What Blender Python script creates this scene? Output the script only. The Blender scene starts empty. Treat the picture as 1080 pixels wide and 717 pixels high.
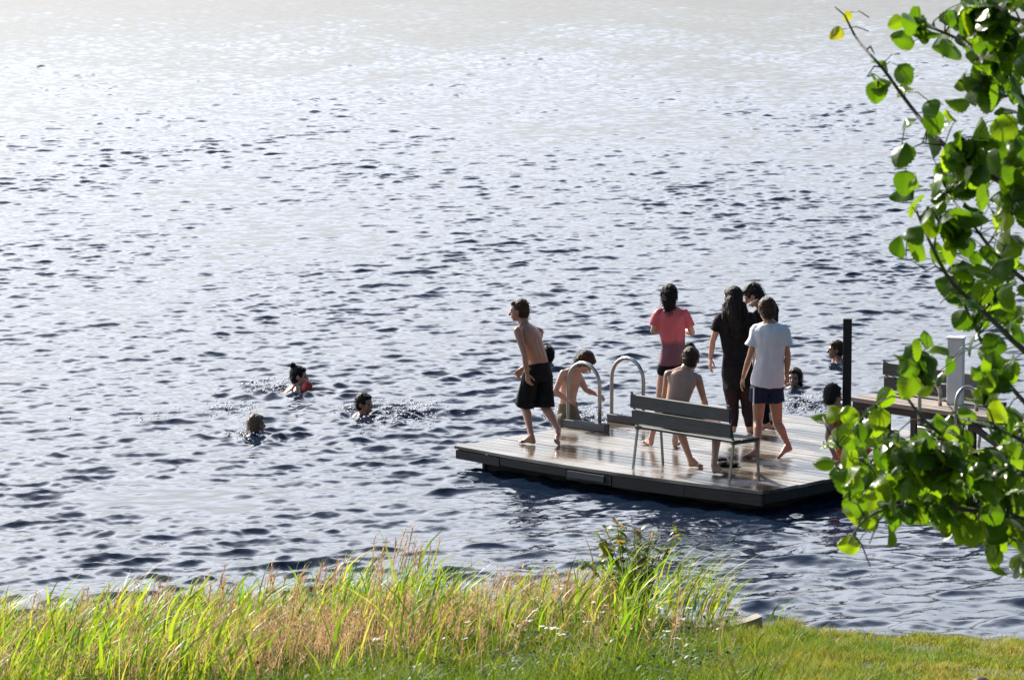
import bpy, math, random
import numpy as np
from mathutils import Vector, noise as mnoise

random.seed(7)
rng = np.random.default_rng(7)
SC = bpy.context.scene
COL = SC.collection
V = Vector
R = math.radians

# ------------------------------------------------------------------ camera
F = 3900.0                      # focal length in photo pixels (photo 1080 wide)
CAMH = 6.05
PITCH = math.atan(468.5 / F)
cam_d = bpy.data.cameras.new('camera')
cam_d.sensor_width = 36.0
cam_d.lens = F / 1080.0 * 36.0
cam_d.clip_start = 0.1
cam_d.clip_end = 12000
cam_d.dof.use_dof = True
cam_d.dof.focus_distance = 36.5
cam_d.dof.aperture_fstop = 32.0
cam = bpy.data.objects.new('camera', cam_d)
COL.objects.link(cam)
cam.location = (0, 0, CAMH)
cam.rotation_euler = (math.pi / 2 - PITCH, 0, 0)
SC.camera = cam

# ------------------------------------------------------------------ light
SUN_EL, SUN_AZ = R(33), R(-36)           # azimuth from +Y, negative = to the left
SKY_BOOST_SIDE, SKY_BOOST_AMT = 3.2, 51.0
SDIR = V((math.sin(SUN_AZ) * math.cos(SUN_EL), math.cos(SUN_AZ) * math.cos(SUN_EL), math.sin(SUN_EL)))
world = bpy.data.worlds.new('World')
SC.world = world
world.use_nodes = True
wn = world.node_tree
bg = wn.nodes['Background']
sky = wn.nodes.new('ShaderNodeTexSky')
sky.sky_type = 'NISHITA'
sky.sun_disc = False
sky.sun_elevation = SUN_EL
sky.sun_rotation = SUN_AZ
sky.air_density = 1.0
sky.dust_density = 1.6
sky.ozone_density = 1.0
# haze band added to the sky to whiten the water's reflection, strongest towards the sun
def wmath(op, a, b_=None, c=None):
    n = wn.nodes.new('ShaderNodeMath'); n.operation = op
    for k, x in enumerate((a, b_, c)):
        if x is None: continue
        if isinstance(x, (int, float)): n.inputs[k].default_value = x
        else: wn.links.new(x, n.inputs[k])
    return n.outputs[0]
wtc = wn.nodes.new('ShaderNodeTexCoord')
wsep = wn.nodes.new('ShaderNodeSeparateXYZ'); wn.links.new(wtc.outputs['Generated'], wsep.inputs[0])
wdot = wn.nodes.new('ShaderNodeVectorMath'); wdot.operation = 'DOT_PRODUCT'
wn.links.new(wtc.outputs['Generated'], wdot.inputs[0])
wdot.inputs[1].default_value = (math.sin(SUN_AZ), math.cos(SUN_AZ), 0)
low = wmath('POWER', wmath('SUBTRACT', 1.0, wmath('MINIMUM', wmath('MAXIMUM', wsep.outputs[2], 0.0), 1.0)), 1.7)
side = wmath('POWER', wmath('MAXIMUM', wmath('MULTIPLY_ADD', wdot.outputs['Value'], 0.5, 0.5), 0.0), SKY_BOOST_SIDE)
rise = wmath('MULTIPLY_ADD', wmath('POWER', wmath('MINIMUM', wmath('DIVIDE', wmath('MAXIMUM', wsep.outputs[2], 0.0), 0.34), 1.0), 2.0), 0.915, 0.085)     # the added band is dim at the horizon and brightens above it
wtop = wn.nodes.new('ShaderNodeMapRange'); wtop.interpolation_type = 'SMOOTHSTEP'      # the added band ends and blue sky follows
wn.links.new(wsep.outputs[2], wtop.inputs[0])
for k, x in ((1, 0.28), (2, 0.70), (3, 1.0), (4, 0.17)): wtop.inputs[k].default_value = x
hz = wmath('MULTIPLY', wmath('MULTIPLY', wmath('MULTIPLY', wtop.outputs[0], rise), side), SKY_BOOST_AMT)
hsv = wn.nodes.new('ShaderNodeHueSaturation')
wn.links.new(sky.outputs[0], hsv.inputs['Color'])
wn.links.new(wmath('SUBTRACT', 1.7, wmath('MULTIPLY', wmath('POWER', low, 2.0), 1.7)), hsv.inputs['Saturation'])
wn.links.new(wmath('SUBTRACT', 1.0, wmath('MULTIPLY', wmath('POWER', low, 4.0), 0.35)), hsv.inputs['Value'])
hcol = wn.nodes.new('ShaderNodeVectorMath'); hcol.operation = 'SCALE'
hcol.inputs[0].default_value = (0.98, 1.0, 1.06)
wn.links.new(hz, hcol.inputs['Scale'])
wadd = wn.nodes.new('ShaderNodeVectorMath'); wadd.operation = 'ADD'
wn.links.new(hsv.outputs[0], wadd.inputs[0]); wn.links.new(hcol.outputs[0], wadd.inputs[1])
wn.links.new(wadd.outputs[0], bg.inputs[0])
bg.inputs[1].default_value = 0.045
sun_d = bpy.data.lights.new('sun', 'SUN')
sun_d.energy = 5.0
sun_d.angle = R(0.5)
sun_d.color = (1.0, 0.93, 0.82)
sun = bpy.data.objects.new('sun', sun_d)
COL.objects.link(sun)
sun.rotation_euler = SDIR.to_track_quat('Z', 'Y').to_euler()
SC.view_settings.view_transform = 'Standard'
SC.view_settings.look = 'None'
SC.view_settings.gamma = 1.0
SC.view_settings.exposure = 0.95
SC.cycles.max_bounces = 6
SC.cycles.transparent_max_bounces = 6
SC.cycles.sample_clamp_indirect = 4.0
SC.cycles.use_denoising = True

# ------------------------------------------------------------------ projection helpers (layout measured in the photo)
def ray(px, py):
    x = (px - 540.0) / F
    y = -(py - 358.5) / F
    c, s = math.cos(PITCH), math.sin(PITCH)
    return V((x, c + s * y, -s + c * y))
def P(px, py, d):
    r = ray(px, py)
    return V((0, 0, CAMH)) + r * (d / r.y)
def G(px, py, z=0.0):
    r = ray(px, py)
    return V((0, 0, CAMH)) + r * ((z - CAMH) / r.z)

# ------------------------------------------------------------------ object helpers
def tag(o, label=None, cat=None, group=None, kind=None):
    if label: o['label'] = label
    if cat: o['category'] = cat
    if group: o['group'] = group
    if kind: o['kind'] = kind
    return o
def empty(name, loc, label, cat, group=None):
    o = bpy.data.objects.new(name, None)
    o.empty_display_size = 0.1
    COL.objects.link(o)
    o.location = loc
    return tag(o, label, cat, group)
def link(name, me, mat, parent=None, smooth=True):
    o = bpy.data.objects.new(name, me)
    COL.objects.link(o)
    if mat: me.materials.append(mat)
    if smooth:
        me.polygons.foreach_set('use_smooth', np.ones(len(me.polygons), dtype=bool))
    if parent is not None:
        o.parent = parent
        o.location = -parent.location if parent.parent is None else (0, 0, 0)
    return o
def np_mesh(name, v, f):
    """v (n,3), f (m,4) or (m,3) arrays"""
    me = bpy.data.meshes.new(name)
    v = np.ascontiguousarray(v, dtype=np.float32)
    f = np.ascontiguousarray(f, dtype=np.int32)
    k = f.shape[1]
    me.vertices.add(len(v)); me.vertices.foreach_set('co', v.ravel())
    me.loops.add(f.size); me.loops.foreach_set('vertex_index', f.ravel())
    me.polygons.add(len(f))
    me.polygons.foreach_set('loop_start', np.arange(0, f.size, k, dtype=np.int32))
    me.polygons.foreach_set('loop_total', np.full(len(f), k, dtype=np.int32))
    me.update(calc_edges=True)
    return me
class MB:
    """collects shapes in world coordinates for ONE mesh"""
    def __init__(s): s.v = []; s.f = []
    def add(s, v, f):
        n = len(s.v)
        s.v += [tuple(p) for p in v]
        s.f += [tuple(i + n for i in q) for q in f]
        return s
    def prism(s, poly, z0, z1):
        n = len(poly)
        v = [(p[0], p[1], z0) for p in poly] + [(p[0], p[1], z1) for p in poly]
        f = [tuple(range(n))[::-1], tuple(range(n, 2 * n))]
        f += [(i, (i + 1) % n, n + (i + 1) % n, n + i) for i in range(n)]
        return s.add(v, f)
    def beam(s, a, b, w, h, up=V((0, 0, 1)), ch=0.0):
        """rectangular bar a->b, w across, h along up, small chamfer"""
        a, b = V(a), V(b)
        t = (b - a).normalized()
        r = t.cross(up).normalized()
        u = r.cross(t).normalized()
        c = min(ch, w * .3, h * .3)
        w2, h2 = w / 2, h / 2
        if c > 0:
            prof = [(-w2 + c, -h2), (w2 - c, -h2), (w2, -h2 + c), (w2, h2 - c), (w2 - c, h2), (-w2 + c, h2), (-w2, h2 - c), (-w2, -h2 + c)]
        else:
            prof = [(-w2, -h2), (w2, -h2), (w2, h2), (-w2, h2)]
        n = len(prof)
        v = [a + r * x + u * y for x, y in prof] + [b + r * x + u * y for x, y in prof]
        f = [tuple(range(n))[::-1], tuple(range(n, 2 * n))]
        f += [(i, (i + 1) % n, n + (i + 1) % n, n + i) for i in range(n)]
        return s.add(v, f)
    def tube(s, pts, rad, n=10, cap=True):
        pts = [V(p) for p in pts]
        rads = rad if isinstance(rad, (list, tuple)) else [rad] * len(pts)
        ref = None
        v = []; f = []
        for i, p in enumerate(pts):
            t = (pts[min(i + 1, len(pts) - 1)] - pts[max(i - 1, 0)]).normalized()
            if ref is None:
                ref = t.orthogonal().normalized()
            ref = (ref - t * ref.dot(t)).normalized()
            q = t.cross(ref)
            for j in range(n):
                a = 2 * math.pi * j / n
                v.append(p + (ref * math.cos(a) + q * math.sin(a)) * rads[i])
        for i in range(len(pts) - 1):
            for j in range(n):
                f.append((i * n + j, i * n + (j + 1) % n, (i + 1) * n + (j + 1) % n, (i + 1) * n + j))
        if cap:
            f.append(tuple(range(n))[::-1]); f.append(tuple(range((len(pts) - 1) * n, len(pts) * n)))
        return s.add(v, f)
    def rings(s, rings):
        """closed loft through rings of equal length (lists of Vectors)"""
        n = len(rings[0]); v = [p for r in rings for p in r]; f = []
        for i in range(len(rings) - 1):
            for j in range(n):
                f.append((i * n + j, i * n + (j + 1) % n, (i + 1) * n + (j + 1) % n, (i + 1) * n + j))
        f.append(tuple(range(n))[::-1]); f.append(tuple(range((len(rings) - 1) * n, len(rings) * n)))
        return s.add(v, f)
    def ell(s, c, ax, ay, az, n=16, m=10):
        """ellipsoid from three semi-axis vectors"""
        c, ax, ay, az = V(c), V(ax), V(ay), V(az)
        v = [c - az]; f = []
        for i in range(1, m):
            th = -math.pi / 2 + math.pi * i / m
            for j in range(n):
                a = 2 * math.pi * j / n
                v.append(c + az * math.sin(th) + (ax * math.cos(a) + ay * math.sin(a)) * math.cos(th))
        v.append(c + az)
        for j in range(n):
            f.append((0, 1 + (j + 1) % n, 1 + j))
            e = 1 + (m - 2) * n
            f.append((e + j, e + (j + 1) % n, len(v) - 1))
        for i in range(m - 2):
            for j in range(n):
                f.append((1 + i * n + j, 1 + i * n + (j + 1) % n, 1 + (i + 1) * n + (j + 1) % n, 1 + (i + 1) * n + j))
        return s.add(v, f)
    def ball(s, c, r, n=12, m=8): return s.ell(c, (r, 0, 0), (0, r, 0), (0, 0, r), n, m)
    def limb(s, pts, rads):
        """tapered capsule chain (for re-meshing into one skin)"""
        for p, r in zip(pts, rads): s.ball(p, r)
        for i in range(len(pts) - 1): s.tube([pts[i], pts[i + 1]], [rads[i], rads[i + 1]], 12)
        return s
    def mesh(s, name):
        me = bpy.data.meshes.new(name)
        me.from_pydata(s.v, [], s.f)
        me.update()
        return me
    def build(s, name, mat, parent=None, smooth=False):
        return link(name, s.mesh(name), mat, parent, smooth)
    def skin(s, name, mat, parent, voxel=0.006, smooth=4, wr=None):
        """re-mesh everything collected into one continuous surface"""
        me = s.mesh(name)
        o = bpy.data.objects.new('tmp', me); COL.objects.link(o)
        m = o.modifiers.new('r', 'REMESH'); m.mode = 'VOXEL'; m.voxel_size = voxel
        if smooth:
            k = o.modifiers.new('s', 'SMOOTH'); k.factor = 0.5; k.iterations = smooth
        dg = bpy.context.evaluated_depsgraph_get()
        me2 = bpy.data.meshes.new_from_object(o.evaluated_get(dg))
        bpy.data.objects.remove(o); bpy.data.meshes.remove(me)
        me2.name = name
        if wr: wr(me2)
        return link(name, me2, mat, parent, True)

def get_co(me):
    a = np.empty(len(me.vertices) * 3, np.float32); me.vertices.foreach_get('co', a); return a.reshape(-1, 3)
def get_no(me):
    a = np.empty(len(me.vertices) * 3, np.float32); me.vertices.foreach_get('normal', a); return a.reshape(-1, 3)
def sines(co, freqs, seed, stretch=(1, 1, 1)):
    r = np.random.default_rng(seed)
    out = np.zeros(len(co))
    for fq in freqs:
        for _ in range(4):
            d = r.normal(size=3); d /= np.linalg.norm(d); d *= np.array(stretch)
            out += np.sin(co @ d * fq + r.uniform(0, 6.28)) / len(freqs) / 2
    return out
def wrinkle(amp, freqs, seed, stretch=(1, 1, 1)):
    def f(me):
        co, no = get_co(me), get_no(me)
        co = co + no * (sines(co, freqs, seed, stretch) * amp)[:, None]
        me.vertices.foreach_set('co', np.ascontiguousarray(co, np.float32).ravel()); me.update()
    return f

# ------------------------------------------------------------------ materials
def mat_new(name):
    m = bpy.data.materials.new(name); m.use_nodes = True
    nt = m.node_tree
    return m, nt, nt.nodes['Principled BSDF'], nt.nodes['Material Output']
def N(nt, t, **kw):
    n = nt.nodes.new(t)
    for k, v in kw.items():
        if k.startswith('i_'): n.inputs[k[2:].replace('_', ' ')].default_value = v
        else: setattr(n, k, v)
    return n
def rgb(c): return (c[0], c[1], c[2], 1.0)
def ramp(nt, fac, stops):
    n = nt.nodes.new('ShaderNodeValToRGB')
    e = n.color_ramp.elements
    while len(e) < len(stops): e.new(0.5)
    for k, (p, c) in enumerate(stops):
        e[k].position = p; e[k].color = rgb(c) if not isinstance(c, float) else (c, c, c, 1)
    nt.links.new(fac, n.inputs[0])
    return n
def simple(name, c1, c2=None, rough=0.6, scale=6.0, bump=0.0, bscale=60.0, metallic=0.0, stretch=None, spec=0.5, sss=0.0):
    m, nt, b, out = mat_new(name)
    tc = N(nt, 'ShaderNodeTexCoord')
    src = tc.outputs['Object']
    if stretch:
        mp = N(nt, 'ShaderNodeMapping'); mp.inputs['Scale'].default_value = stretch
        nt.links.new(src, mp.inputs[0]); src = mp.outputs[0]
    n = N(nt, 'ShaderNodeTexNoise', i_Scale=scale, i_Detail=5.0)
    nt.links.new(src, n.inputs['Vector'])
    rp = ramp(nt, n.outputs[0], [(0.3, c1), (0.7, c2 or c1)])
    nt.links.new(rp.outputs[0], b.inputs['Base Color'])
    b.inputs['Roughness'].default_value = rough
    b.inputs['Metallic'].default_value = metallic
    b.inputs['Specular IOR Level'].default_value = spec
    if sss:
        b.inputs['Subsurface Weight'].default_value = sss
        b.inputs['Subsurface Radius'].default_value = (0.012, 0.005, 0.003)
    if bump:
        n2 = N(nt, 'ShaderNodeTexNoise', i_Scale=bscale, i_Detail=4.0)
        nt.links.new(src, n2.inputs['Vector'])
        bp = N(nt, 'ShaderNodeBump', i_Strength=bump, i_Distance=0.01)
        nt.links.new(n2.outputs[0], bp.inputs['Height'])
        nt.links.new(bp.outputs[0], b.inputs['Normal'])
    return m
def leafy(name, stops, trans=0.5, rough=0.45, spec=0.3, noise_scale=0.0, yellow=(1.15, 1.1, 0.5)):
    """thin leaf: colour from random-per-island (one value for each blade), light shines through"""
    m, nt, b, out = mat_new(name)
    geo = N(nt, 'ShaderNodeNewGeometry')
    fac = geo.outputs['Random Per Island']
    if noise_scale:
        tc = N(nt, 'ShaderNodeTexCoord')
        n = N(nt, 'ShaderNodeTexNoise', i_Scale=noise_scale, i_Detail=3.0)
        nt.links.new(tc.outputs['Object'], n.inputs['Vector'])
        mx = N(nt, 'ShaderNodeMath', operation='MULTIPLY_ADD')
        nt.links.new(n.outputs[0], mx.inputs[0]); mx.inputs[1].default_value = 1.4
        ad = N(nt, 'ShaderNodeMath', operation='MULTIPLY_ADD')
        nt.links.new(fac, ad.inputs[0]); ad.inputs[1].default_value = 0.6; ad.inputs[2].default_value = -0.5
        nt.links.new(ad.outputs[0], mx.inputs[2])
        fac = mx.outputs[0]
    rp = ramp(nt, fac, stops)
    nt.links.new(rp.outputs[0], b.inputs['Base Color'])
    b.inputs['Roughness'].default_value = rough
    b.inputs['Specular IOR Level'].default_value = spec
    t = N(nt, 'ShaderNodeBsdfTranslucent')
    mul = N(nt, 'ShaderNodeMix', data_type='RGBA', blend_type='MULTIPLY')
    mul.inputs[0].default_value = 1.0
    nt.links.new(rp.outputs[0], mul.inputs[6]); mul.inputs[7].default_value = (yellow[0] * 1.6, yellow[1] * 1.6, yellow[2] * 1.6, 1)
    nt.links.new(mul.outputs[2], t.inputs[0])
    ms = N(nt, 'ShaderNodeMixShader'); ms.inputs[0].default_value = trans
    nt.links.new(b.outputs[0], ms.inputs[1]); nt.links.new(t.outputs[0], ms.inputs[2])
    nt.links.new(ms.outputs[0], out.inputs[0])
    return m
def wood(name, c1, c2, rough=0.7, axis=(1, 0, 0), wet=False, vary=0.35):
    """boards: grain stretched along axis, tone per board (per island)"""
    m, nt, b, out = mat_new(name)
    tc = N(nt, 'ShaderNodeTexCoord')
    mp = N(nt, 'ShaderNodeMapping')
    ang = math.atan2(axis[1], axis[0])
    mp.vector_type = 'TEXTURE'
    mp.inputs['Rotation'].default_value = (0, 0, ang)
    mp.inputs['Scale'].default_value = (1, 0.06, 0.06)
    nt.links.new(tc.outputs['Object'], mp.inputs[0])
    n = N(nt, 'ShaderNodeTexNoise', i_Scale=3.0, i_Detail=6.0, i_Roughness=0.6)
    nt.links.new(mp.outputs[0], n.inputs['Vector'])
    geo = N(nt, 'ShaderNodeNewGeometry')
    ad = N(nt, 'ShaderNodeMath', operation='MULTIPLY_ADD')
    nt.links.new(geo.outputs['Random Per Island'], ad.inputs[0]); ad.inputs[1].default_value = vary
    nt.links.new(n.outputs[0], ad.inputs[2])
    rp = ramp(nt, ad.outputs[0], [(0.35, c1), (0.35 + 0.4 + vary * 0.6, c2)])
    b.inputs['Roughness'].default_value = rough
    col = rp.outputs[0]
    bp = N(nt, 'ShaderNodeBump', i_Strength=0.25 if wet else 0.5, i_Distance=0.004)
    nt.links.new(n.outputs[0], bp.inputs['Height'])
    nt.links.new(bp.outputs[0], b.inputs['Normal'])
    if wet:
        w = N(nt, 'ShaderNodeTexNoise', i_Scale=1.3, i_Detail=3.0)
        nt.links.new(tc.outputs['Object'], w.inputs['Vector'])
        wr = ramp(nt, w.outputs[0], [(0.42, 1.0), (0.56, 0.0)])       # white = wet
        mr = N(nt, 'ShaderNodeMapRange')
        nt.links.new(wr.outputs[0], mr.inputs[0]); mr.inputs[3].default_value = rough; mr.inputs[4].default_value = 0.13
        nt.links.new(mr.outputs[0], b.inputs['Roughness'])
        mx = N(nt, 'ShaderNodeMix', data_type='RGBA', blend_type='MULTIPLY')
        nt.links.new(wr.outputs[0], mx.inputs[0]); nt.links.new(col, mx.inputs[6]); mx.inputs[7].default_value = (0.40, 0.35, 0.29, 1)
        col = mx.outputs[2]
    nt.links.new(col, b.inputs['Base Color'])
    return m

SKIN = [simple('skin_fair', (0.50, 0.28, 0.19), (0.58, 0.34, 0.24), 0.34, 9, 0.25, 60, sss=0.12),
        simple('skin_tan', (0.42, 0.21, 0.135), (0.50, 0.265, 0.17), 0.33, 9, 0.25, 60, sss=0.12),
        simple('skin_pink', (0.56, 0.31, 0.225), (0.62, 0.38, 0.28), 0.34, 9, 0.25, 60, sss=0.12)]
HAIR_DARK = simple('hair_dark', (0.010, 0.008, 0.007), (0.018, 0.013, 0.010), 0.5, 40, 0.5, 300, spec=.22)
HAIR_BROWN = simple('hair_brown', (0.035, 0.019, 0.010), (0.075, 0.04, 0.02), 0.5, 40, 0.5, 300, spec=.25)
HAIR_LIGHT = simple('hair_light', (0.12, 0.075, 0.04), (0.20, 0.13, 0.07), 0.5, 40, 0.5, 300)
EYE = simple('eye_dark', (0.02, 0.015, 0.012), None, 0.2)
CLOTH_BLACK = simple('cloth_black', (0.008, 0.008, 0.009), (0.016, 0.016, 0.019), 0.8, 20, 0.3, 200, spec=.15)
CLOTH_LEGGING = simple('cloth_legging', (0.022, 0.012, 0.014), (0.04, 0.02, 0.022), 0.6, 20, 0.3, 200, spec=.2)
CLOTH_NAVY = simple('cloth_navy', (0.015, 0.02, 0.055), (0.02, 0.03, 0.075), 0.7, 20, 0.3, 200, spec=.2)
CLOTH_WHITE = simple('cloth_white', (0.74, 0.74, 0.78), (0.80, 0.80, 0.83), 0.8, 12, 0.2, 150)
CLOTH_KHAKI = simple('cloth_khaki', (0.16, 0.13, 0.075), (0.2, 0.17, 0.1), 0.75, 20, 0.3, 200)
CLOTH_RED = simple('cloth_red', (0.55, 0.05, 0.03), (0.65, 0.08, 0.05), 0.6, 10, 0.2, 150)
STRAP_WHITE = simple('strap_white', (0.78, 0.78, 0.8), None, 0.6)
METAL_TUBE = simple('metal_tube', (0.36, 0.36, 0.35), (0.48, 0.47, 0.45), 0.32, 12, 0.15, 90, 0.85)
METAL_LEG = simple('metal_leg', (0.16, 0.17, 0.14), (0.26, 0.26, 0.22), 0.5, 20, 0.2, 90, 0.4)
RUBBER = simple('rubber_dark', (0.02, 0.02, 0.022), None, 0.7)
WHITE_PAINT = simple('white_paint', (0.62, 0.62, 0.62), (0.74, 0.74, 0.73), 0.55, 5, 0.2, 60)

# ------------------------------------------------------------------ ground (bank) and water
ZD = 0.235                       # top of the floating deck
def shore(x):                   # distance of the waterline, metres from the camera
    return float(np.interp(x, [-6, -4, -2, 0, 1.3, 2.5, 4, 6], [28.9, 29.05, 29.6, 30.1, 30.35, 29.8, 29.48, 29.4])) + 0.06 * math.sin(x * 1.3 + 0.5) + 0.06 * math.sin(x * 3.7)
def bank(x, y):
    s = shore(x) if abs(x) < 40 else 30.0
    t = s - y
    if t < 0: z = max(-2.5, 0.30 * t)
    elif t < 0.35: z = 0.30 * t
    elif t < 4.0: z = 0.105 + (t - 0.35) * 0.095
    else: z = 0.452 + (t - 4.0) * 0.142
    z = min(z, 4.40 + 0.01 * max(0, -y))
    return z + 0.025 * math.sin(x * 2.1 + y) * math.cos(y * 2.7) * (1 if t > 0.3 else 0)
def grid(xs, ys, fn):
    v = [(x, y, fn(x, y)) for y in ys for x in xs]
    n = len(xs)
    f = [(j * n + i, j * n + i + 1, (j + 1) * n + i + 1, (j + 1) * n + i) for j in range(len(ys) - 1) for i in range(n - 1)]
    return np.array(v), np.array(f)
xs = [-400, -150, -60, -30, -18] + list(np.arange(-12, 12.01, 0.15)) + [18, 30, 60, 150, 400]
ys = [-400, -150, -50, -20, -8] + list(np.arange(0, 24, 1.0)) + list(np.arange(24, 34, 0.15)) + [36, 40, 50, 80, 200, 6000]
gv, gf = grid(xs, ys, bank)
m, nt, b, out = mat_new('bank_soil')
tc = N(nt, 'ShaderNodeTexCoord')
n1 = N(nt, 'ShaderNodeTexNoise', i_Scale=1.1, i_Detail=6.0)
nt.links.new(tc.outputs['Object'], n1.inputs['Vector'])
rp = ramp(nt, n1.outputs[0], [(0.36, (0.045, 0.075, 0.015)), (0.55, (0.085, 0.105, 0.024)), (0.72, (0.14, 0.115, 0.05))])
nt.links.new(rp.outputs[0], b.inputs['Base Color']); b.inputs['Roughness'].default_value = 0.95
n2 = N(nt, 'ShaderNodeTexNoise', i_Scale=40.0, i_Detail=6.0)
nt.links.new(tc.outputs['Object'], n2.inputs['Vector'])
bp = N(nt, 'ShaderNodeBump', i_Strength=0.8, i_Distance=0.03)
nt.links.new(n2.outputs[0], bp.inputs['Height']); nt.links.new(bp.outputs[0], b.inputs['Normal'])
tag(link('ground', np_mesh('ground', gv, gf), m), kind='structure')

# swimmers: (px, py of the waterline at the head, radius of disturbance, strength)
SWIM = [(313, 413, 1.5, 1.0), (387, 437, 1.6, 1.1), (271, 457, 1.5, 1.0), (838, 409, 1.1, 0.9), (881, 383, 0.9, 0.7), (579, 385, 0.9, 0.6),
        (606, 447, 1.2, 1.1), (425, 436, 1.2, 1.2), (848, 428, 0.9, 1.1)]
SWG = [(G(a, b_, 0.0), r, s) for a, b_, r, s in SWIM]
def water_mesh():
    rows = list(np.arange(20.0, 28.0, 0.10)) + list(np.arange(28.0, 58.0, 0.042))
    d = 58.0
    while d < 320:
        d += max(0.042, 0.28 * d * d / (F * CAMH)); rows.append(d)
    while d < 9000:
        d *= 1.06; rows.append(d)
    rows = np.array(rows)
    a_in = np.linspace(-0.185, 0.185, 820)
    step = a_in[1] - a_in[0]
    ext = []; a = 0.185
    while a < 6.0:
        step *= 1.12; a += step; ext.append(a)
    tx = np.concatenate([-np.array(ext[::-1]), a_in, np.array(ext)])
    X = rows[:, None] * tx[None, :]
    Y = np.repeat(rows[:, None], len(tx), 1)
    sp_x = rows[:, None] * np.gradient(tx)[None, :]
    sp_y = np.repeat(np.gradient(rows)[:, None], len(tx), 1)
    sp = np.maximum(sp_x, sp_y * 0.55)
    r = np.random.default_rng(11)
    Z = np.zeros_like(X); DX = np.zeros_like(X); DY = np.zeros_like(X)
    def lown(seed, sc):
        q = np.random.default_rng(seed); o = np.zeros_like(X)
        for _ in range(7):
            th = q.uniform(0, 6.28); k = 2 * math.pi / (sc * q.uniform(0.6, 1.6))
            o += np.sin(k * (X * math.cos(th) + 0.45 * Y * math.sin(th)) + q.uniform(0, 6.28))
        return o / 7 ** 0.5
    gust = np.clip(1.0 + 0.22 * lown(3, 14.0) + 0.16 * lown(4, 4.0), 0.62, 1.6)
    # sheltered water between the deck, the jetty and the shore
    sh = 1 / (1 + np.exp(-(X - 0.35 + (Y - 34) * 0.25) * 2.5)) / (1 + np.exp((Y - 35.0) * 1.4))
    # slick left by a swimmer
    sk = np.exp(-(((X + 3.35) / 1.1) ** 2 + ((Y - 36.9) / 1.15) ** 2) ** 2)
    NW = 170
    lam = np.exp(r.uniform(math.log(0.07), math.log(1.25), NW))
    for l in lam:
        k = 2 * math.pi / l
        th = -math.pi / 2 + 0.30 + r.normal() * (0.6 if l < 1.0 else 0.42)
        kx, ky = math.cos(th) * k, math.sin(th) * k
        steep = 0.0232 * (1.1 if l < .4 else 1) * (1.0 if l < .5 else (.5 / l) ** 1.0)
        if l < 0.3: steep *= 0.8
        amp = steep / k
        fade = np.clip((l / sp - 1.5) / 1.3, 0, 1)
        A = amp * fade * gust * (1 + 0.55 * np.clip((Y - 50) / 90, 0, 1)) * np.clip(1.12 - (33 - Y) * .03, .8, 1)
        if l < 0.35: A = A * (1 - 0.25 * sh) * (1 - 0.75 * sk)
        else: A = A * (1 + 0.5 * sh) * (1 - 0.30 * sk)
        ph = kx * X + ky * Y + r.uniform(0, 6.28)
        c, s_ = np.cos(ph), np.sin(ph)
        Z += A * c
        DX -= 0.9 * A * s_ * kx / k
        DY -= 0.9 * A * s_ * ky / k
    for g, rad, st in SWG:
        rr = np.sqrt((X - g.x) ** 2 + (Y - g.y) ** 2)
        e = np.exp(-(rr / (0.55 * rad)) ** 2) * st
        Z += e * 0.020 * np.cos(rr * 2 * math.pi / 0.42 + 2.0 * np.sin(np.arctan2(Y - g.y, X - g.x) * 3 + g.x))
        for _ in range(10):
            th = r.uniform(0, 6.28); l = r.uniform(0.10, 0.34); k = 2 * math.pi / l
            Z += e * (0.10 / k) * np.cos(k * (X * math.cos(th) + Y * math.sin(th)) + r.uniform(0, 6.28)) * np.clip(l / sp / 2 - 0.6, 0, 1)
    Z *= np.clip((9000 - Y) / 9000, 0, 1)
    v = np.stack([X + DX, Y + DY, Z], -1).reshape(-1, 3)
    nr, nc = X.shape
    idx = np.arange(nr * nc).reshape(nr, nc)
    f = np.stack([idx[:-1, :-1], idx[:-1, 1:], idx[1:, 1:], idx[1:, :-1]], -1).reshape(-1, 4)
    return np_mesh('water', v, f)
m, nt, b, out = mat_new('lake_water')
b.inputs['Base Color'].default_value = (0.008, 0.017, 0.036, 1)
b.inputs['Roughness'].default_value = 0.03
b.inputs['IOR'].default_value = 1.333
tc = N(nt, 'ShaderNodeTexCoord')
mp = N(nt, 'ShaderNodeMapping'); mp.inputs['Scale'].default_value = (1.0, 0.8, 1.0)
nt.links.new(tc.outputs['Object'], mp.inputs[0])
n1 = N(nt, 'ShaderNodeTexNoise', i_Scale=8.0, i_Detail=4.0, i_Roughness=0.6)
nt.links.new(mp.outputs[0], n1.inputs['Vector'])
bp = N(nt, 'ShaderNodeBump', i_Strength=0.22, i_Distance=0.02)
nt.links.new(n1.outputs[0], bp.inputs['Height']); nt.links.new(bp.outputs[0], b.inputs['Normal'])
WATER = m
tag(link('water', water_mesh(), WATER), kind='structure')

# ------------------------------------------------------------------ floating deck
A_, B_, D_ = G(480, 470, ZD), G(803, 518, ZD), G(748, 426.5, ZD)
M_ = G(655, 499.5, ZD)
C_ = B_ + D_ - A_
eu = (B_ - A_).normalized()            # along the near edge
ev = (D_ - A_).normalized()            # along the left edge, away from the bank
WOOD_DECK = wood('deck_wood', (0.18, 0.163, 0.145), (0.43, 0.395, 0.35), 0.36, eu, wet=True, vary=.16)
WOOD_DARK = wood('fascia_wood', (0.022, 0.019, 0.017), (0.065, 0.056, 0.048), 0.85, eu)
deck = empty('floating_deck', (A_ + C_) / 2 * 1.0, 'wet weathered plank swimming deck floating on the lake, people on it', 'deck')
deck.location.z = 0
mb = MB()
LU, LV = (B_ - A_).length, (D_ - A_).length
nb = 30
bow = (M_ - A_).dot(eu)
bowd = -(M_ - A_).dot(V((-eu.y, eu.x, 0)))
perp = V((-eu.y, eu.x, 0))
bw = LV / nb
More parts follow.
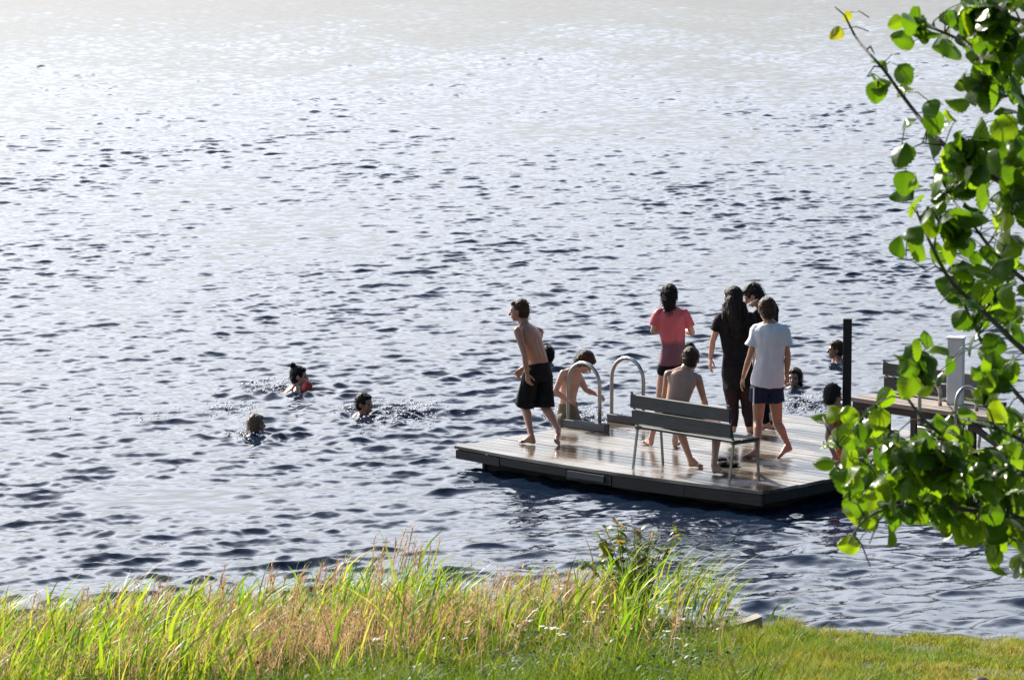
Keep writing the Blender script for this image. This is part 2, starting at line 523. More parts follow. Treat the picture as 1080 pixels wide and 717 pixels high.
for i in range(nb):
    v0, v1 = i * bw + 0.0055, (i + 1) * bw - 0.0055
    j0, j1 = random.uniform(-.012, .012), random.uniform(-.012, .012)
    dz = random.uniform(-.0015, .0015)
    a = A_ + ev * v0 - eu * (0.02 + j0); b2 = B_ + ev * v0 + eu * (0.02 + j1)
    c = B_ + ev * v1 + eu * (0.02 + j1); d = A_ + ev * v1 - eu * (0.02 + j0)
    if i == 0:      # near board bows outward a little
        pts = [a]
        for t in np.linspace(0.12, 0.88, 9):
            pts.append(A_ + eu * LU * t + ev * v0 - perp * bowd * math.sin(math.pi * t) * 0.9)
        pts += [b2, c, d]
        mb.prism(pts, ZD - 0.032, ZD + dz * 0.2)
    else:
        mb.prism([a, b2, c, d], ZD - 0.032, ZD + dz)
mb.build('decking', WOOD_DECK, deck)
# fascia boards, floats
fz0, fz1 = ZD - 0.135, ZD - 0.034
def near_edge(t, out=0.0): return A_ + eu * LU * t - perp * (bowd * math.sin(math.pi * t) * 0.9 + out) + ev * 0.012
cuts = [0.0, .17, .41, .56, .78, 1.0]
for i in range(5):
    t0, t1 = cuts[i] + .0012, cuts[i + 1] - .0012
    lo_ = fz0 + random.uniform(-.025, .02); o_ = random.uniform(0, .008)
    po = [near_edge(t, o_) for t in np.linspace(t0, t1, 5)]
    pi_ = [p + ev * 0.04 for p in po[::-1]]
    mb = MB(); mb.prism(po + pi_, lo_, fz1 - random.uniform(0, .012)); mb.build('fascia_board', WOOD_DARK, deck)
for p, q, off in ((B_, C_, -eu), (C_, D_, -ev), (D_, A_, eu)):
    mb = MB()
    t = (q - p).normalized()
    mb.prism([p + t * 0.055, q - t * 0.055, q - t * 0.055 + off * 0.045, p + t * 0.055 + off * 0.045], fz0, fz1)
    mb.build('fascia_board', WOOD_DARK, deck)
PALE_BOARD = wood('pale_patch_board', (0.06, 0.058, 0.056), (0.13, 0.125, 0.12), 0.8, eu)
mb = MB()
q0 = A_ + eu * LU * 0.42 - perp * (bowd * 0.9 * math.sin(math.pi * 0.42) + 0.010); q1 = A_ + eu * LU * 0.54 - perp * (bowd * 0.9 * math.sin(math.pi * 0.54) + 0.010)
mb.prism([q0 - perp * 0.012, q1 - perp * 0.012, q1, q0], fz0 + 0.02, fz1 - 0.015)
mb.build('patch_board', PALE_BOARD, deck)
SHADE_DARK = wood('shade_dark', (0.008, 0.008, 0.007), (0.022, 0.021, 0.018), 0.7, eu)  # near-black boards added as the shade in the recess under the deck
for p, q, off in ((A_, B_, ev), (B_, C_, -eu), (D_, A_, eu)):
    t = (q - p).normalized()
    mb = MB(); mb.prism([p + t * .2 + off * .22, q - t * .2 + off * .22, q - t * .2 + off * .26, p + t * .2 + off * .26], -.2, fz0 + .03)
    mb.build('shade_board', SHADE_DARK, deck)
for k in range(3):
    p = A_ + ev * LV * (0.16 + 0.34 * k)
    mb = MB()
    mb.tube([p + eu * 0.25 + V((0, 0, -0.24)), p + eu * (LU - 0.25) + V((0, 0, -0.24))], 0.16, 16)
    mb.build('float', RUBBER, deck, smooth=False)

# ------------------------------------------------------------------ swim ladder with two hooped handrails
def hoop(a, b, height, r=0.02, n=12, flare=0.02):
    """inverted U from a up and over to b"""
    a, b = V(a), V(b)
    mid = (a + b) / 2; half = (b - a) / 2
    top = max(a.z, b.z) + height
    pts = [a]
    zc = top - half.length
    for i in range(n + 1):
        t = math.pi * i / n
        pts.append(V((mid.x, mid.y, zc)) - V((half.x, half.y, 0)) * math.cos(t) + V((0, 0, half.length * math.sin(t))))
    pts.append(b)
    return pts
lad0 = G(640, 456.5, ZD)
ladder = empty('swim_ladder', lad0, 'bare metal bathing ladder with two hooped handrails, boy climbing out between them', 'ladder')
outd = -eu
pB1 = G(638, 455.5, ZD) ; pB2 = G(684, 449.5, ZD)
WOOD_BEAM = wood('beam_wood', (0.05, 0.055, 0.06), (0.14, 0.15, 0.16), 0.7, eu)
for pb in (pB1, pB2):
    mb = MB()
    e0 = pb + V((0, 0, 0.045)) + eu * 0.03; e1 = e0 + outd * 0.62
    mb.beam(e0, e1, 0.09, 0.09, ch=0.008)
    mb.build('mounting_beam', WOOD_BEAM, ladder)
    a = pb + outd * 0.08 + V((0, 0, 0.09)); b2 = pb + outd * 0.56 + V((0, 0, 0.09))
    b2b = b2.copy(); b2b.z = 0.09 + ZD
    pts = hoop(a, b2, 0.64)
    dn = pts[-1].copy(); dn.z = -0.9
    pts.append(dn)
    mb = MB(); mb.tube(pts, 0.0215, 12); mb.build('handrail', METAL_TUBE, ladder, smooth=True)
    mb = MB(); mb.beam(a + V((0, 0, 0.0)) - eu * .04, a + eu * .04, 0.10, 0.012, ch=.002); mb.build('foot_plate', METAL_TUBE, ladder)
for zz in (-0.05, -0.32, -0.60):
    mb = MB()
    a = pB1 + outd * 0.56; b2 = pB2 + outd * 0.56
    a.z = b2.z = zz
    mb.beam(a, b2, 0.07, 0.03, ch=0.006); mb.build('rung', METAL_TUBE, ladder)

# ------------------------------------------------------------------ bench (built once, copied for the second)
WOOD_BENCH = wood('bench_wood', (0.022, 0.024, 0.024), (0.075, 0.075, 0.07), 0.6, eu)
bn0 = G(668.4, 494.0, ZD); bn1 = G(769.5, 511.3, ZD)
bl = (bn1 - bn0).length; bu = (bn1 - bn0).normalized(); bf = V((-bu.y, bu.x, 0))   # bf: the way a sitter faces (away from the bank)
bench = empty('bench', (bn0 + bn1) / 2, 'grey slatted bench on the floating deck with a shirtless boy sitting on it', 'bench', 'weathered slatted benches')
W_ = bench.location
sl = bl + 0.04
def bp_(u, v, z): return bench.location + bu * u + bf * v + V((0, 0, z))
for k, zc in enumerate((0.475 + 0.035, 0.475 + 0.175 + 0.02)):
    mb = MB()
    lean = -0.02 - 0.02 * k
    mb.beam(bp_(-sl / 2, 0.02 + lean + 0.0, zc + 0.03), bp_(sl / 2, 0.02 + lean, zc + 0.03), 0.028, 0.140, ch=0.006)
    mb.build('back_slat', WOOD_BENCH, bench)
for k in range(3):
    mb = MB()
    mb.beam(bp_(-sl / 2, 0.085 + k * 0.125, 0.428), bp_(sl / 2, 0.085 + k * 0.125, 0.428), 0.112, 0.03, ch=0.006)
    mb.build('seat_slat', WOOD_BENCH, bench)
for s in (-1, 1):
    u = s * (bl / 2)
    mb = MB()
    mb.beam(bp_(u, -0.01, 0), bp_(u, 0.05, 0.40), 0.032, 0.012, up=bf, ch=0.002)
    mb.beam(bp_(u, 0.051, 0.40), bp_(u, -0.034, 0.80), 0.032, 0.012, up=bf, ch=0.002)
    mb.build('rear_leg', METAL_LEG, bench)
    mb = MB()
    mb.beam(bp_(u, 0.41, 0), bp_(u, 0.375, 0.409), 0.032, 0.012, up=bf, ch=0.002)
    mb.build('front_leg', METAL_LEG, bench)
    mb = MB()
    mb.beam(bp_(u * 0.995, 0.03, 0.404), bp_(u * 0.995, 0.40, 0.404), 0.03, 0.012, ch=0.002)
    mb.build('seat_bracket', METAL_LEG, bench)
def dup(root, loc, rz, label, group=None):
    r = root.copy(); COL.objects.link(r); r.location = loc; r.rotation_euler = (0, 0, rz); r['label'] = label
    for ch in list(root.children):
        c = ch.copy(); COL.objects.link(c); c.parent = r
        for g in ch.children:
            d = g.copy(); COL.objects.link(d); d.parent = c
    return r
b2pos = (G(931, 455, ZD) + G(1036, 471, ZD)) / 2
ZJ = ZD + 0.0
dup(bench, b2pos, R(-1.5), 'dark slatted bench on the jetty behind the white post and the leaves')

# ------------------------------------------------------------------ jetty to the right of the deck
J0 = G(884, 507, ZD)
ju = eu.copy(); jv = ev.copy()
J0 = C_.lerp(B_, 0.58) + eu * 0.14
jetty = empty('jetty', V((J0.x, J0.y, 0)), 'low plank jetty joining the floating deck, half hidden by the leaves', 'jetty')
mb = MB()
JL, JW = 3.6, (C_ - B_).length * 0.58
for i in range(17):
    w = JW / 17
    a = J0 + jv * (i * w + 0.004); d = J0 + jv * ((i + 1) * w - 0.004)
    dz = random.uniform(-.004, .004)
    mb.prism([a, a + ju * JL, d + ju * JL, d], ZD - 0.034, ZD + dz)
mb.build('decking', WOOD_DECK, jetty)
for p in (J0 + jv * 0.03, J0 + jv * (JW - 0.03)):
    mb = MB(); mb.beam(p + V((0, 0, -0.12)) + ju * .02, p + ju * JL + V((0, 0, -0.12)), 0.06, 0.16, ch=.006); mb.build('joist', WOOD_DARK, jetty)
for k in range(3):
    for q in (0.12, JW - 0.12):
        p = J0 + jv * q + ju * (0.4 + 1.35 * k)
        mb = MB(); mb.tube([V((p.x, p.y, -1.3)), V((p.x, p.y, ZD - 0.04))], 0.07, 12); mb.build('pile', WOOD_DARK, jetty, True)

# raised gangplank on trestle legs along the jetty
WOOD_PLANK = wood('gangplank_wood', (0.14, 0.11, 0.085), (0.36, 0.30, 0.25), 0.6, eu)
gp0 = P(896, 418.5, G(896, 466, ZD).y)
zt = gp0.z
gpl = empty('gangplank', V((gp0.x, gp0.y, ZD)), 'raised plank walkway on braced trestle legs starting at the dark post', 'walkway')
mb = MB()
GL = 2.75; gw = 0.52
gdir = (G(1058, 442, zt) - gp0); gdir.z = 0; gdir.normalize()
gper = V((-gdir.y, gdir.x, 0))
for i in range(4):
    a = gp0 + gper * (i * gw / 4 + .003); d = gp0 + gper * ((i + 1) * gw / 4 - .003)
    mb.prism([a, a + gdir * GL, d + gdir * GL, d], zt - 0.045, zt + random.uniform(-.003, .003))
mb.build('walking_board', WOOD_PLANK, gpl)
for q in (0.05, gw - 0.05):
    mb = MB(); p = gp0 + gper * q + V((0, 0, -0.085)); mb.beam(p + gdir * .02, p + gdir * (GL - .02), 0.045, 0.078, ch=.004); mb.build('side_rail', WOOD_DARK, gpl)
for k in range(4):
    for q in (0.05, gw - 0.05):
        p = gp0 + gdir * (0.10 + 0.82 * k) + gper * q
        mb = MB(); mb.beam(V((p.x, p.y, ZD + 0.002)), V((p.x, p.y, zt - 0.126)), 0.085, 0.06, up=gper, ch=.006); mb.build('leg', WOOD_DARK, gpl)
for k in range(3):
    p = gp0 + gdir * (0.16 + 0.82 * k) + gper * (0.012)
    q = p + gdir * 0.70
    mb = MB(); mb.beam(V((p.x, p.y, zt - 0.13)), V((q.x, q.y, ZD + 0.05)), 0.03, 0.07, up=gper.cross(gdir), ch=.004); mb.build('brace', WOOD_DARK, gpl)

# mooring post, white post
WOOD_POST = wood('post_wood', (0.012, 0.011, 0.010), (0.035, 0.030, 0.027), 0.8, (0, 0, 1))
pd = G(894, 488, ZD).y
pt = P(894, 336, pd); pbm = P(894, 488, pd)
post = empty('mooring_post', V((pt.x, pt.y, 0)), 'tall dark square post rising from the end of the gangplank', 'post')
mb = MB(); mb.beam(V((pt.x, pt.y, -1.6)), V((pt.x, pt.y, pt.z)), 0.088, 0.088, up=V((0.15, 1, 0)), ch=.008); mb.build('shaft', WOOD_POST, post)
mb = MB(); mb.beam(V((pt.x, pt.y, ZD + .10)), V((pt.x, pt.y, ZD + .16)), 0.10, 0.10, up=V((0.15, 1, 0)), ch=.004); mb.build('collar', METAL_LEG, post)
wd = G(1008, 474, ZD).y
wt = P(1008.5, 357, wd)
wp = empty('white_post', V((wt.x, wt.y, ZD)), 'square white painted post standing behind the gangplank', 'post')
mb = MB(); mb.beam(V((wt.x, wt.y, ZD + .002)), V((wt.x, wt.y, wt.z)), 0.165, 0.165, up=V((0.28, 1, 0)), ch=.006); mb.build('shaft', WHITE_PAINT, wp)
mb = MB(); mb.beam(V((wt.x, wt.y, wt.z)), V((wt.x, wt.y, wt.z + .02)), 0.185, 0.185, up=V((0.28, 1, 0)), ch=.006); mb.build('cap', WHITE_PAINT, wp)

# second ladder on the jetty
gh = P(1007, 440, gp0.y + (P(1007, 440, gp0.y).x - gp0.x) * gdir.y / gdir.x - 0.10)
lad2 = empty('swim_ladder', V((gh.x, gh.y, ZD)), 'second bathing ladder with grey hoops on the gangplank side, behind the leaves', 'ladder')
for k in (0, 1):
    base = gp0 + gdir * (1.10 + 0.52 * k)
    a = base - gper * 0.07; b2 = base + gper * 0.24
    a.z = zt; b2.z = zt + 0.002
    pts = hoop(a, b2, 0.26, n=12)
    dn = a.copy(); dn.z = ZD + 0.02
    mb = MB(); mb.tube([dn] + pts, 0.021, 12); mb.build('handrail', METAL_TUBE, lad2, smooth=True)
for zz in (zt - 0.2, zt - 0.42):
    a = gp0 + gdir * 1.10 - gper * 0.07; b2 = gp0 + gdir * 1.62 - gper * 0.07
    mb = MB(); mb.beam(V((a.x, a.y, zz)), V((b2.x, b2.y, zz)), 0.06, 0.03, ch=.005); mb.build('rung', METAL_TUBE, lad2)

# ------------------------------------------------------------------ people
HK = 1.13                       # children's heads are large for their bodies
def lerp(a, b, t): return a + (b - a) * t
def head_mesh(mb, H, f, u, k=1.0):
    k = k * HK
    r = f.cross(u).normalized(); u = r.cross(f).normalized()
    mb.ell(H + u * .012 * k - f * .012 * k, r * .072 * k, f * .088 * k, u * .092 * k)             # cranium
    mb.ell(H - u * .038 * k + f * .022 * k, r * .056 * k, f * .060 * k, u * .072 * k)             # face and jaw
    mb.ell(H - u * .088 * k + f * .054 * k, r * .024 * k, f * .020 * k, u * .018 * k)             # chin
    mb.limb([H - u * .004 * k + f * .078 * k, H - u * .036 * k + f * .098 * k], [.009 * k, .013 * k])   # nose
    mb.limb([H - u * .066 * k + f * .074 * k - r * .018 * k, H - u * .066 * k + f * .080 * k, H - u * .066 * k + f * .074 * k + r * .018 * k], [.006 * k, .009 * k, .006 * k])   # lips
    mb.limb([H + u * .016 * k + f * .068 * k - r * .040 * k, H + u * .018 * k + f * .076 * k, H + u * .016 * k + f * .068 * k + r * .040 * k], [.008 * k] * 3)            # brow
    for s in (-1, 1):
        mb.ell(H - u * .014 * k + r * s * .073 * k - f * .008 * k, r * .010 * k, f * .018 * k, u * .030 * k)   # ears
def eyes(H, f, u, k, parent):
    k = k * HK
    r = f.cross(u).normalized(); u = r.cross(f).normalized()
    for s in (-1, 1):
        mb = MB(); mb.ell(H - u * .008 * k + r * s * .031 * k + f * .070 * k, r * .013 * k, f * .010 * k, u * .007 * k, 10, 6)
        mb.build('eye', EYE, parent, True)
def hair_cap(H, f, u, k, mat, parent, long=None, vol=1.0, back=.020, bun=None, seed=1, name='hair'):
    k = k * HK
    r = f.cross(u).normalized(); u = r.cross(f).normalized()
    mb = MB()
    mb.ell(H + u * .024 * k - f * (back + .004) * k, r * .083 * k * vol, f * .090 * k * vol, u * .090 * k * vol)
    mb.ell(H - u * .020 * k - f * (back + .024) * k, r * .074 * k * vol, f * .066 * k * vol, u * .082 * k * vol)
    mb.ell(H + u * .068 * k + f * .026 * k, r * .060 * k, f * .046 * k, u * .030 * k)        # fringe
    if long:
        for chain, rads in long: mb.limb(chain, rads)
    if bun: mb.ball(bun[0], bun[1])
    st = (1, 1, 0.25) if long else (1, 1, .6)
    o = mb.skin(name, mat, parent, 0.006, 2, wrinkle(0.0042 * k, (90, 170, 280), seed, st))
    me = o.data; co, no = get_co(me), get_no(me)
    q_ = np.random.default_rng(seed)
    n = 700 if long else 260
    idx = q_.integers(0, len(co), n); b0, nn = co[idx], no[idx]
    dn = nn * .18 + np.array(-u * (1.0 if long else .5) - f * .35) + q_.normal(0, .18 if long else .25, (n, 3))
    dn /= np.linalg.norm(dn, axis=1)[:, None]
    L = q_.uniform(.02, .045 if not long else .08, n)[:, None]
    sd = np.cross(dn, q_.normal(size=(n, 3))); sd /= np.linalg.norm(sd, axis=1)[:, None]; sd *= .0022
    p1 = b0 + dn * L * .5 + nn * .004; p2 = b0 + dn * L + np.array(-u) * .006
    v = np.stack([b0 - nn * .004 - sd, b0 - nn * .004 + sd, p1 + sd * .8, p1 - sd * .8, p2], 1).reshape(-1, 3)
    k0 = len(co)
    fs = [tuple(p.vertices) for p in me.polygons]
    for i in range(n):
        a = k0 + 5 * i; fs += [(a, a + 1, a + 2, a + 3), (a + 3, a + 2, a + 4)]
    m2 = bpy.data.meshes.new(name); m2.from_pydata(np.concatenate([co, v]).tolist(), [], fs); m2.update()
    m2.polygons.foreach_set('use_smooth', np.ones(len(m2.polygons), dtype=bool))
    m2.materials.append(mat); o.data = m2; bpy.data.meshes.remove(me)
    return o
def hand(mb, w, d, pn, k=1.0, curl=0.35, thumb=1):
    """w wrist, d pointing direction, pn palm normal; thumb side = d x pn * thumb"""
    d = d.normalized(); pn = (pn - d * pn.dot(d)).normalized(); s = d.cross(pn) * thumb
    rings = []
    for t, hw, hd in ((-.01, .022, .019), (.02, .030, .018), (.05, .038, .017), (.082, .039, .014)):
        c = w + d * t * k
        rings.append([c + (s * math.cos(a) * hw + pn * math.sin(a) * hd) * k for a in [2 * math.pi * j / 12 for j in range(12)]])
    mb.rings(rings)
    for i, L in enumerate((.072, .080, .074, .058)):
        b0 = w + d * (.080 - .004 * abs(i - 1)) * k + s * (.0315 - .021 * i) * k
        ang = curl * 0.6; p = b0; pts = [p]
        for j, q in enumerate((.45, .30, .25)):
            dd = d * math.cos(ang) + pn * math.sin(ang) + s * (.05 * (1.5 - i))
            p = p + dd.normalized() * L * q * k; pts.append(p); ang += curl * (0.9 if j == 0 else 0.6)
        mb.limb(pts, [.0088 * k, .0084 * k, .0078 * k, .0068 * k])
    b0 = w + d * .018 * k + s * .024 * k
    p1 = b0 + (d * .55 + s * .75 + pn * .25).normalized() * .038 * k
    p2 = p1 + (d * .85 + s * .35 + pn * .45).normalized() * .030 * k
    p3 = p2 + (d * .95 + s * .05 + pn * .45).normalized() * .022 * k
    mb.limb([b0, p1, p2, p3], [.014 * k, .0115 * k, .0095 * k, .0078 * k])
def foot(mb, an, heel, toe, k=1.0, side=V((1, 0, 0))):
    fd = (toe - heel).normalized()
    up = (an - heel); up = (up - fd * up.dot(fd)).normalized()
    s = fd.cross(up).normalized()
    L = (toe - heel).length
    mb.limb([an, heel + up * .020 * k + fd * .015 * k], [.036 * k, .030 * k])
    mid = heel + fd * L * .45 + up * .022 * k; ball = heel + fd * L * .72 + up * .008 * k
    mb.limb([heel + up * .010 * k + fd * .01, mid, ball], [.028 * k, .028 * k, .024 * k])
    mb.limb([an, mid + up * .006 * k], [.034 * k, .026 * k])
    mb.limb([ball - s * .022 * k, ball + s * .022 * k], [.020 * k, .020 * k])
    for i in range(5):
        q = ball + s * (.034 - .017 * i) * k
        mb.limb([q, q + fd * L * (.24 - .018 * abs(i - 1)) - up * .004 * k], [.012 * k, .0085 * k])
def torso_rings(Jt, k, w=1.0, grow=0.0, lo=0.0, hi=1.0, dep=1.0, n=22):
    """ellipse loft along the spine; lo/hi choose the part (0 crotch .. 1 neck base)"""
    pel, wai, che, nec = Jt['pelvis'], Jt['waist'], Jt['chest'], Jt['neck']
    rs = (Jt['shR'] - Jt['shL']).normalized(); rh = (Jt['hipR'] - Jt['hipL']).normalized()
    dn = (pel - wai).normalized()
    keys = [(pel + dn * .085 * k, .105, .080), (pel + dn * .04 * k, .150, .103), (pel - dn * .02 * k, .155, .102), (lerp(pel, wai, .55), .138, .092),
            (wai, .124, .084), (lerp(wai, che, .5), .136, .092), (che, .152, .099), (lerp(che, nec, .42), .158, .092),
            (lerp(che, nec, .74), .128, .074), (lerp(che, nec, .95), .072, .060), (nec + (nec - che).normalized() * .03 * k, .052, .050)]
    m = len(keys); rings = []
    steps = np.linspace(lo, hi, n)
    for t in steps:
        q = t * (m - 1); i = min(int(q), m - 2); e = q - i
        c = lerp(keys[i][0], keys[i + 1][0], e)
        a = lerp(keys[i][1], keys[i + 1][1], e) * k * w + grow
        bb = lerp(keys[i][2], keys[i + 1][2], e) * k * dep + grow
        i0, i1 = max(0, i - 0), min(m - 1, i + 1)
        tan = (keys[i1][0] - keys[i0][0]).normalized()
        rr = lerp(rh, rs, min(1, max(0, (t - .15) / .5)))
        rr = (rr - tan * rr.dot(tan)).normalized()
        ff = tan.cross(rr)
        rings.append([c + rr * a * math.copysign(abs(math.cos(p)) ** .85, math.cos(p)) + ff * bb * math.copysign(abs(math.sin(p)) ** .85, math.sin(p))
                      for p in [2 * math.pi * j / 20 for j in range(20)]])
    return rings
def body(parent, J, k=1.0, w=1.0, mat=None, legs=True, arms=True, hand_kw=None, limbw=1.0):
    mb = MB(); L = limbw * k
    f, u = J['face'].normalized(), J['up'].normalized()
    head_mesh(mb, J['head'], f, u, k * J.get('hk', 1.0))
    mb.limb([J['neck'], J['head'] - u * .045 * k - f * .018 * k], [.060 * k, .054 * k])
    mb.rings(torso_rings(J, k, w))
    bk = -J['body_f'].normalized()
    spn = (J['neck'] - J['waist']).normalized()
    for s in 'LR':                     # shoulder blades and the muscle from neck to shoulder
        sh = J['sh' + s]
        a = lerp(J['neck'], sh, .62) + bk * .050 * k - spn * .055 * k; b2 = lerp(J['chest'], sh, .34) + bk * .070 * k - spn * .035 * k
        mb.limb([a, b2], [.030 * k, .026 * k])
        mb.limb([J['neck'] + spn * .03 * k + bk * .01, lerp(J['neck'], sh, .7) + spn * .012 * k + bk * .012], [.036 * k, .030 * k])
        mb.limb([lerp(J['waist'], J['chest'], .1) + bk * .062 * k + (sh - J['neck']) * .16, lerp(J['waist'], J['chest'], .9) + bk * .075 * k + (sh - J['neck']) * .17], [.026 * k, .026 * k])
    if arms:
        for s in 'LR':
            if 'el' + s not in J: continue
            sh, el, wr = J['sh' + s], J['el' + s], J['wr' + s]
            mb.limb([lerp(J['neck'], sh, .45) , sh], [.040 * k, .047 * L])
            mb.limb([sh, lerp(sh, el, .35), el], [.048 * L, .043 * L, .033 * L])
            mb.limb([el, lerp(el, wr, .28), wr], [.033 * L, .036 * L, .023 * L])
            hk = dict((hand_kw or {}).get(s, {}))
            d = hk.pop('d', (wr - el).normalized())
            pn = hk.pop('pn', None)
            if pn is None:
                pn = (J['waist'] - wr); pn = pn if pn.length > .05 else V((0, 1, 0))
            hand(mb, wr, d, pn, k, thumb=hk.pop('thumb', (1 if s == 'L' else -1)), **hk)
    if legs:
        for s in 'LR':
            hi, kn, an = J['hip' + s], J['kn' + s], J['an' + s]
            mb.limb([hi, lerp(hi, kn, .35), kn], [.082 * L, .075 * L, .052 * L])
            cb = (kn - an).cross(J['hipR'] - J['hipL']).normalized()      # calf bulges backwards
            if cb.dot(J['body_f']) > 0: cb = -cb
            mb.limb([kn, lerp(kn, an, .3) + cb * .012 * k, lerp(kn, an, .65) + cb * .004, an], [.051 * L, .052 * L, .038 * L, .032 * L])
            if 'toe' + s in J: foot(mb, an, J['heel' + s], J['toe' + s], k)
    o = mb.skin('body', mat, parent, 0.0058, 3)
    return o
def shorts(parent, J, mat, k, hem=.62, grow=.014, flare=.02, top=.36, w=1.0, name='shorts', seed=1, wr=.005):
    mb = MB()
    mb.rings(torso_rings(J, k, w, grow, 0.0, top))
    for s in 'LR':
        hi, kn = J['hip' + s], J['kn' + s]
        he = lerp(hi, kn, hem)
        ax = (he - hi).normalized()
        mb.limb([hi, lerp(hi, he, .5)], [.088 * k + grow, .084 * k + grow])
        mb.tube([lerp(hi, he, .3), lerp(hi, he, .7), he], [.082 * k + grow, .078 * k + grow + flare * .6, .070 * k + grow + flare], 16)
    return mb.skin(name, mat, parent, 0.0065, 3, wrinkle(wr * 1.3, (28, 60), seed, (1, 1, .6)))
def shirt(parent, J, mat, k, lo=.16, sleeve=.62, grow=.016, w=1.0, flare=.012, name='shirt', seed=1, hi=.90, wr=.006, extra=None, dep=1.0):
    mb = MB()
    mb.rings(torso_rings(J, k, w, grow, lo, hi, dep))
    if sleeve:
        for s in 'LR':
            if 'el' + s not in J: continue
            sh, el = J['sh' + s], J['el' + s]; en = lerp(sh, el, sleeve)
            mb.limb([lerp(J['neck'], sh, .45) - V((0, 0, .012)), sh], [.040 * k + grow * .7, .047 * k + grow * .8])
            mb.tube([sh, lerp(sh, en, .6), en], [.049 * k + grow, .047 * k + grow + .004, .045 * k + grow + flare * .7], 16)
    if extra: extra(mb)
    return mb.skin(name, mat, parent, 0.0065, 3, wrinkle(wr * 1.35, (24, 46, 75), seed, (1, 1, .55)))
def root_of(p, label, group=None): return empty('person', p, label, 'person', group)
UP = V((0, 0, 1))
def flat(px, py, dx, dy):   # ground point on deck
    return G(px, py, ZD)
def fix_feet(J):
    for s in 'LR':
        pass

# ---- 1. boy in black shorts striding along the left end of the deck
d0 = G(556, 465, ZD).y
q = lambda x, y, dd=0.0: P(x, y, d0 + dd)
rt = V((.65, .75, 0)); fw = V((-.75, .65, 0))
J = dict(head=q(547, 327, .09), face=V((-.95, .30, -.12)), up=V((-.15, .08, 1)), neck=q(553, 343, .06), chest=q(559, 356, .02), waist=q(567, 377, 0), pelvis=q(568, 394, 0),
         shL=q(546, 349, -.10), shR=q(569, 350, .17), hipL=q(560, 396, -.07), hipR=q(574, 397, .06), body_f=fw)
J.update(elL=q(553.5, 375, -.20), wrL=q(556, 394, -.19), elR=q(565, 374, .26), wrR=q(552, 388, .33))
J.update(knL=q(553, 428, .02), anL=q(560.5, 458, -.02), knR=q(575, 430, .03), anR=q(588.5, 453, -.16))
tL = G(547, 465.5, ZD + .016); hL = G(563.5, 466.5, ZD + .022)
J.update(toeL=tL, heelL=hL, toeR=G(587.5, 468.5, ZD + .016), heelR=J['anR'] + V((.012, -.06, -.02)))
J['anL'] = V((hL.x - .03, hL.y + .01, ZD + .085))
r1 = root_of(V((hL.x, hL.y, ZD)), 'shirtless boy in long black shorts stepping left on the deck\'s left end')
body(r1, J, .97, .94, SKIN[1], hand_kw={'L': dict(curl=.5, pn=V((.6, .6, 0)))})
hair_cap(J['head'], J['face'], J['up'], .97, HAIR_BROWN, r1, vol=.98, seed=3)
eyes(J['head'], J['face'].normalized(), J['up'].normalized(), .97, r1)
shorts(r1, J, CLOTH_BLACK, .97, hem=.98, grow=.012, flare=.030, top=.33, w=.95, seed=4)

# ---- 2. girl in the coral top
d0 = G(700, 469, ZD).y
J = dict(head=q(705.5, 311, .03), face=V((-.05, 1, -.15)), up=V((.05, .1, 1)), neck=q(707, 325, .0), chest=q(708, 339, .0), waist=q(710, 363, 0), pelvis=q(710, 385, 0),
         shL=q(695, 331, 0), shR=q(722, 331, 0), hipL=q(702, 389, 0), hipR=q(718, 389, 0), body_f=V((0, 1, 0)))
J.update(elL=q(689, 349, .0), wrL=q(697, 346, .22), elR=q(730, 351, .0), wrR=q(720, 348, .22))
J.update(knL=q(696, 425, .04), anL=q(689, 460, 0), knR=q(716, 427, .04), anR=q(713, 462, -.03))
hL = G(687, 468.5, ZD + .022); hR = G(712, 470.5, ZD + .022)
J.update(heelL=hL, toeL=hL + V((-.07, .20, -.006)), heelR=hR, toeR=hR + V((.03, .21, -.006)))
J['anL'] = V((hL.x, hL.y + .03, ZD + .085)); J['anR'] = V((hR.x, hR.y + .03, ZD + .085))
r2 = root_of(V((hL.x + .1, hL.y, ZD)), 'girl in a wet coral shirt and black bikini bottoms standing with folded arms')
body(r2, J, .98, .96, SKIN[2])
hair_cap(J['head'], J['face'], J['up'], .98, HAIR_DARK, r2, vol=.97, seed=5,
         long=[([q(705.5, 316, -.02), q(705.5, 324, -.045)], [.080, .062])])
eyes(J['head'], J['face'].normalized(), J['up'].normalized(), .98, r2)
m, nt, b, out = mat_new('cloth_coral')
tc = N(nt, 'ShaderNodeTexCoord'); sx = N(nt, 'ShaderNodeSeparateXYZ'); nt.links.new(tc.outputs['Object'], sx.inputs[0])
nz = N(nt, 'ShaderNodeTexNoise', i_Scale=9.0, i_Detail=3.0); nt.links.new(tc.outputs['Object'], nz.inputs['Vector'])
ma = N(nt, 'ShaderNodeMath', operation='MULTIPLY_ADD'); nt.links.new(nz.outputs[0], ma.inputs[0]); ma.inputs[1].default_value = .12; nt.links.new(sx.outputs[2], ma.inputs[2])
zsplit = q(708, 360).z
mr = N(nt, 'ShaderNodeMapRange'); nt.links.new(ma.outputs[0], mr.inputs[0])
mr.inputs[1].default_value = zsplit + .045; mr.inputs[2].default_value = zsplit + .085
rp = ramp(nt, mr.outputs[0], [(0.0, (0.20, 0.07, 0.095)), (1.0, (0.70, 0.13, 0.15))])      # soaked hem, drier top
nt.links.new(rp.outputs[0], b.inputs['Base Color']); b.inputs['Roughness'].default_value = .6
CORAL = m
shirt(r2, J, CORAL, .98, lo=.17, sleeve=.70, grow=.012, w=.95, seed=6, flare=.006)
J2 = dict(J)
shorts(r2, J2, CLOTH_BLACK, .98, hem=.10, grow=.010, flare=.0, top=.22, w=.97, name='bikini_bottoms', seed=7, wr=.001)

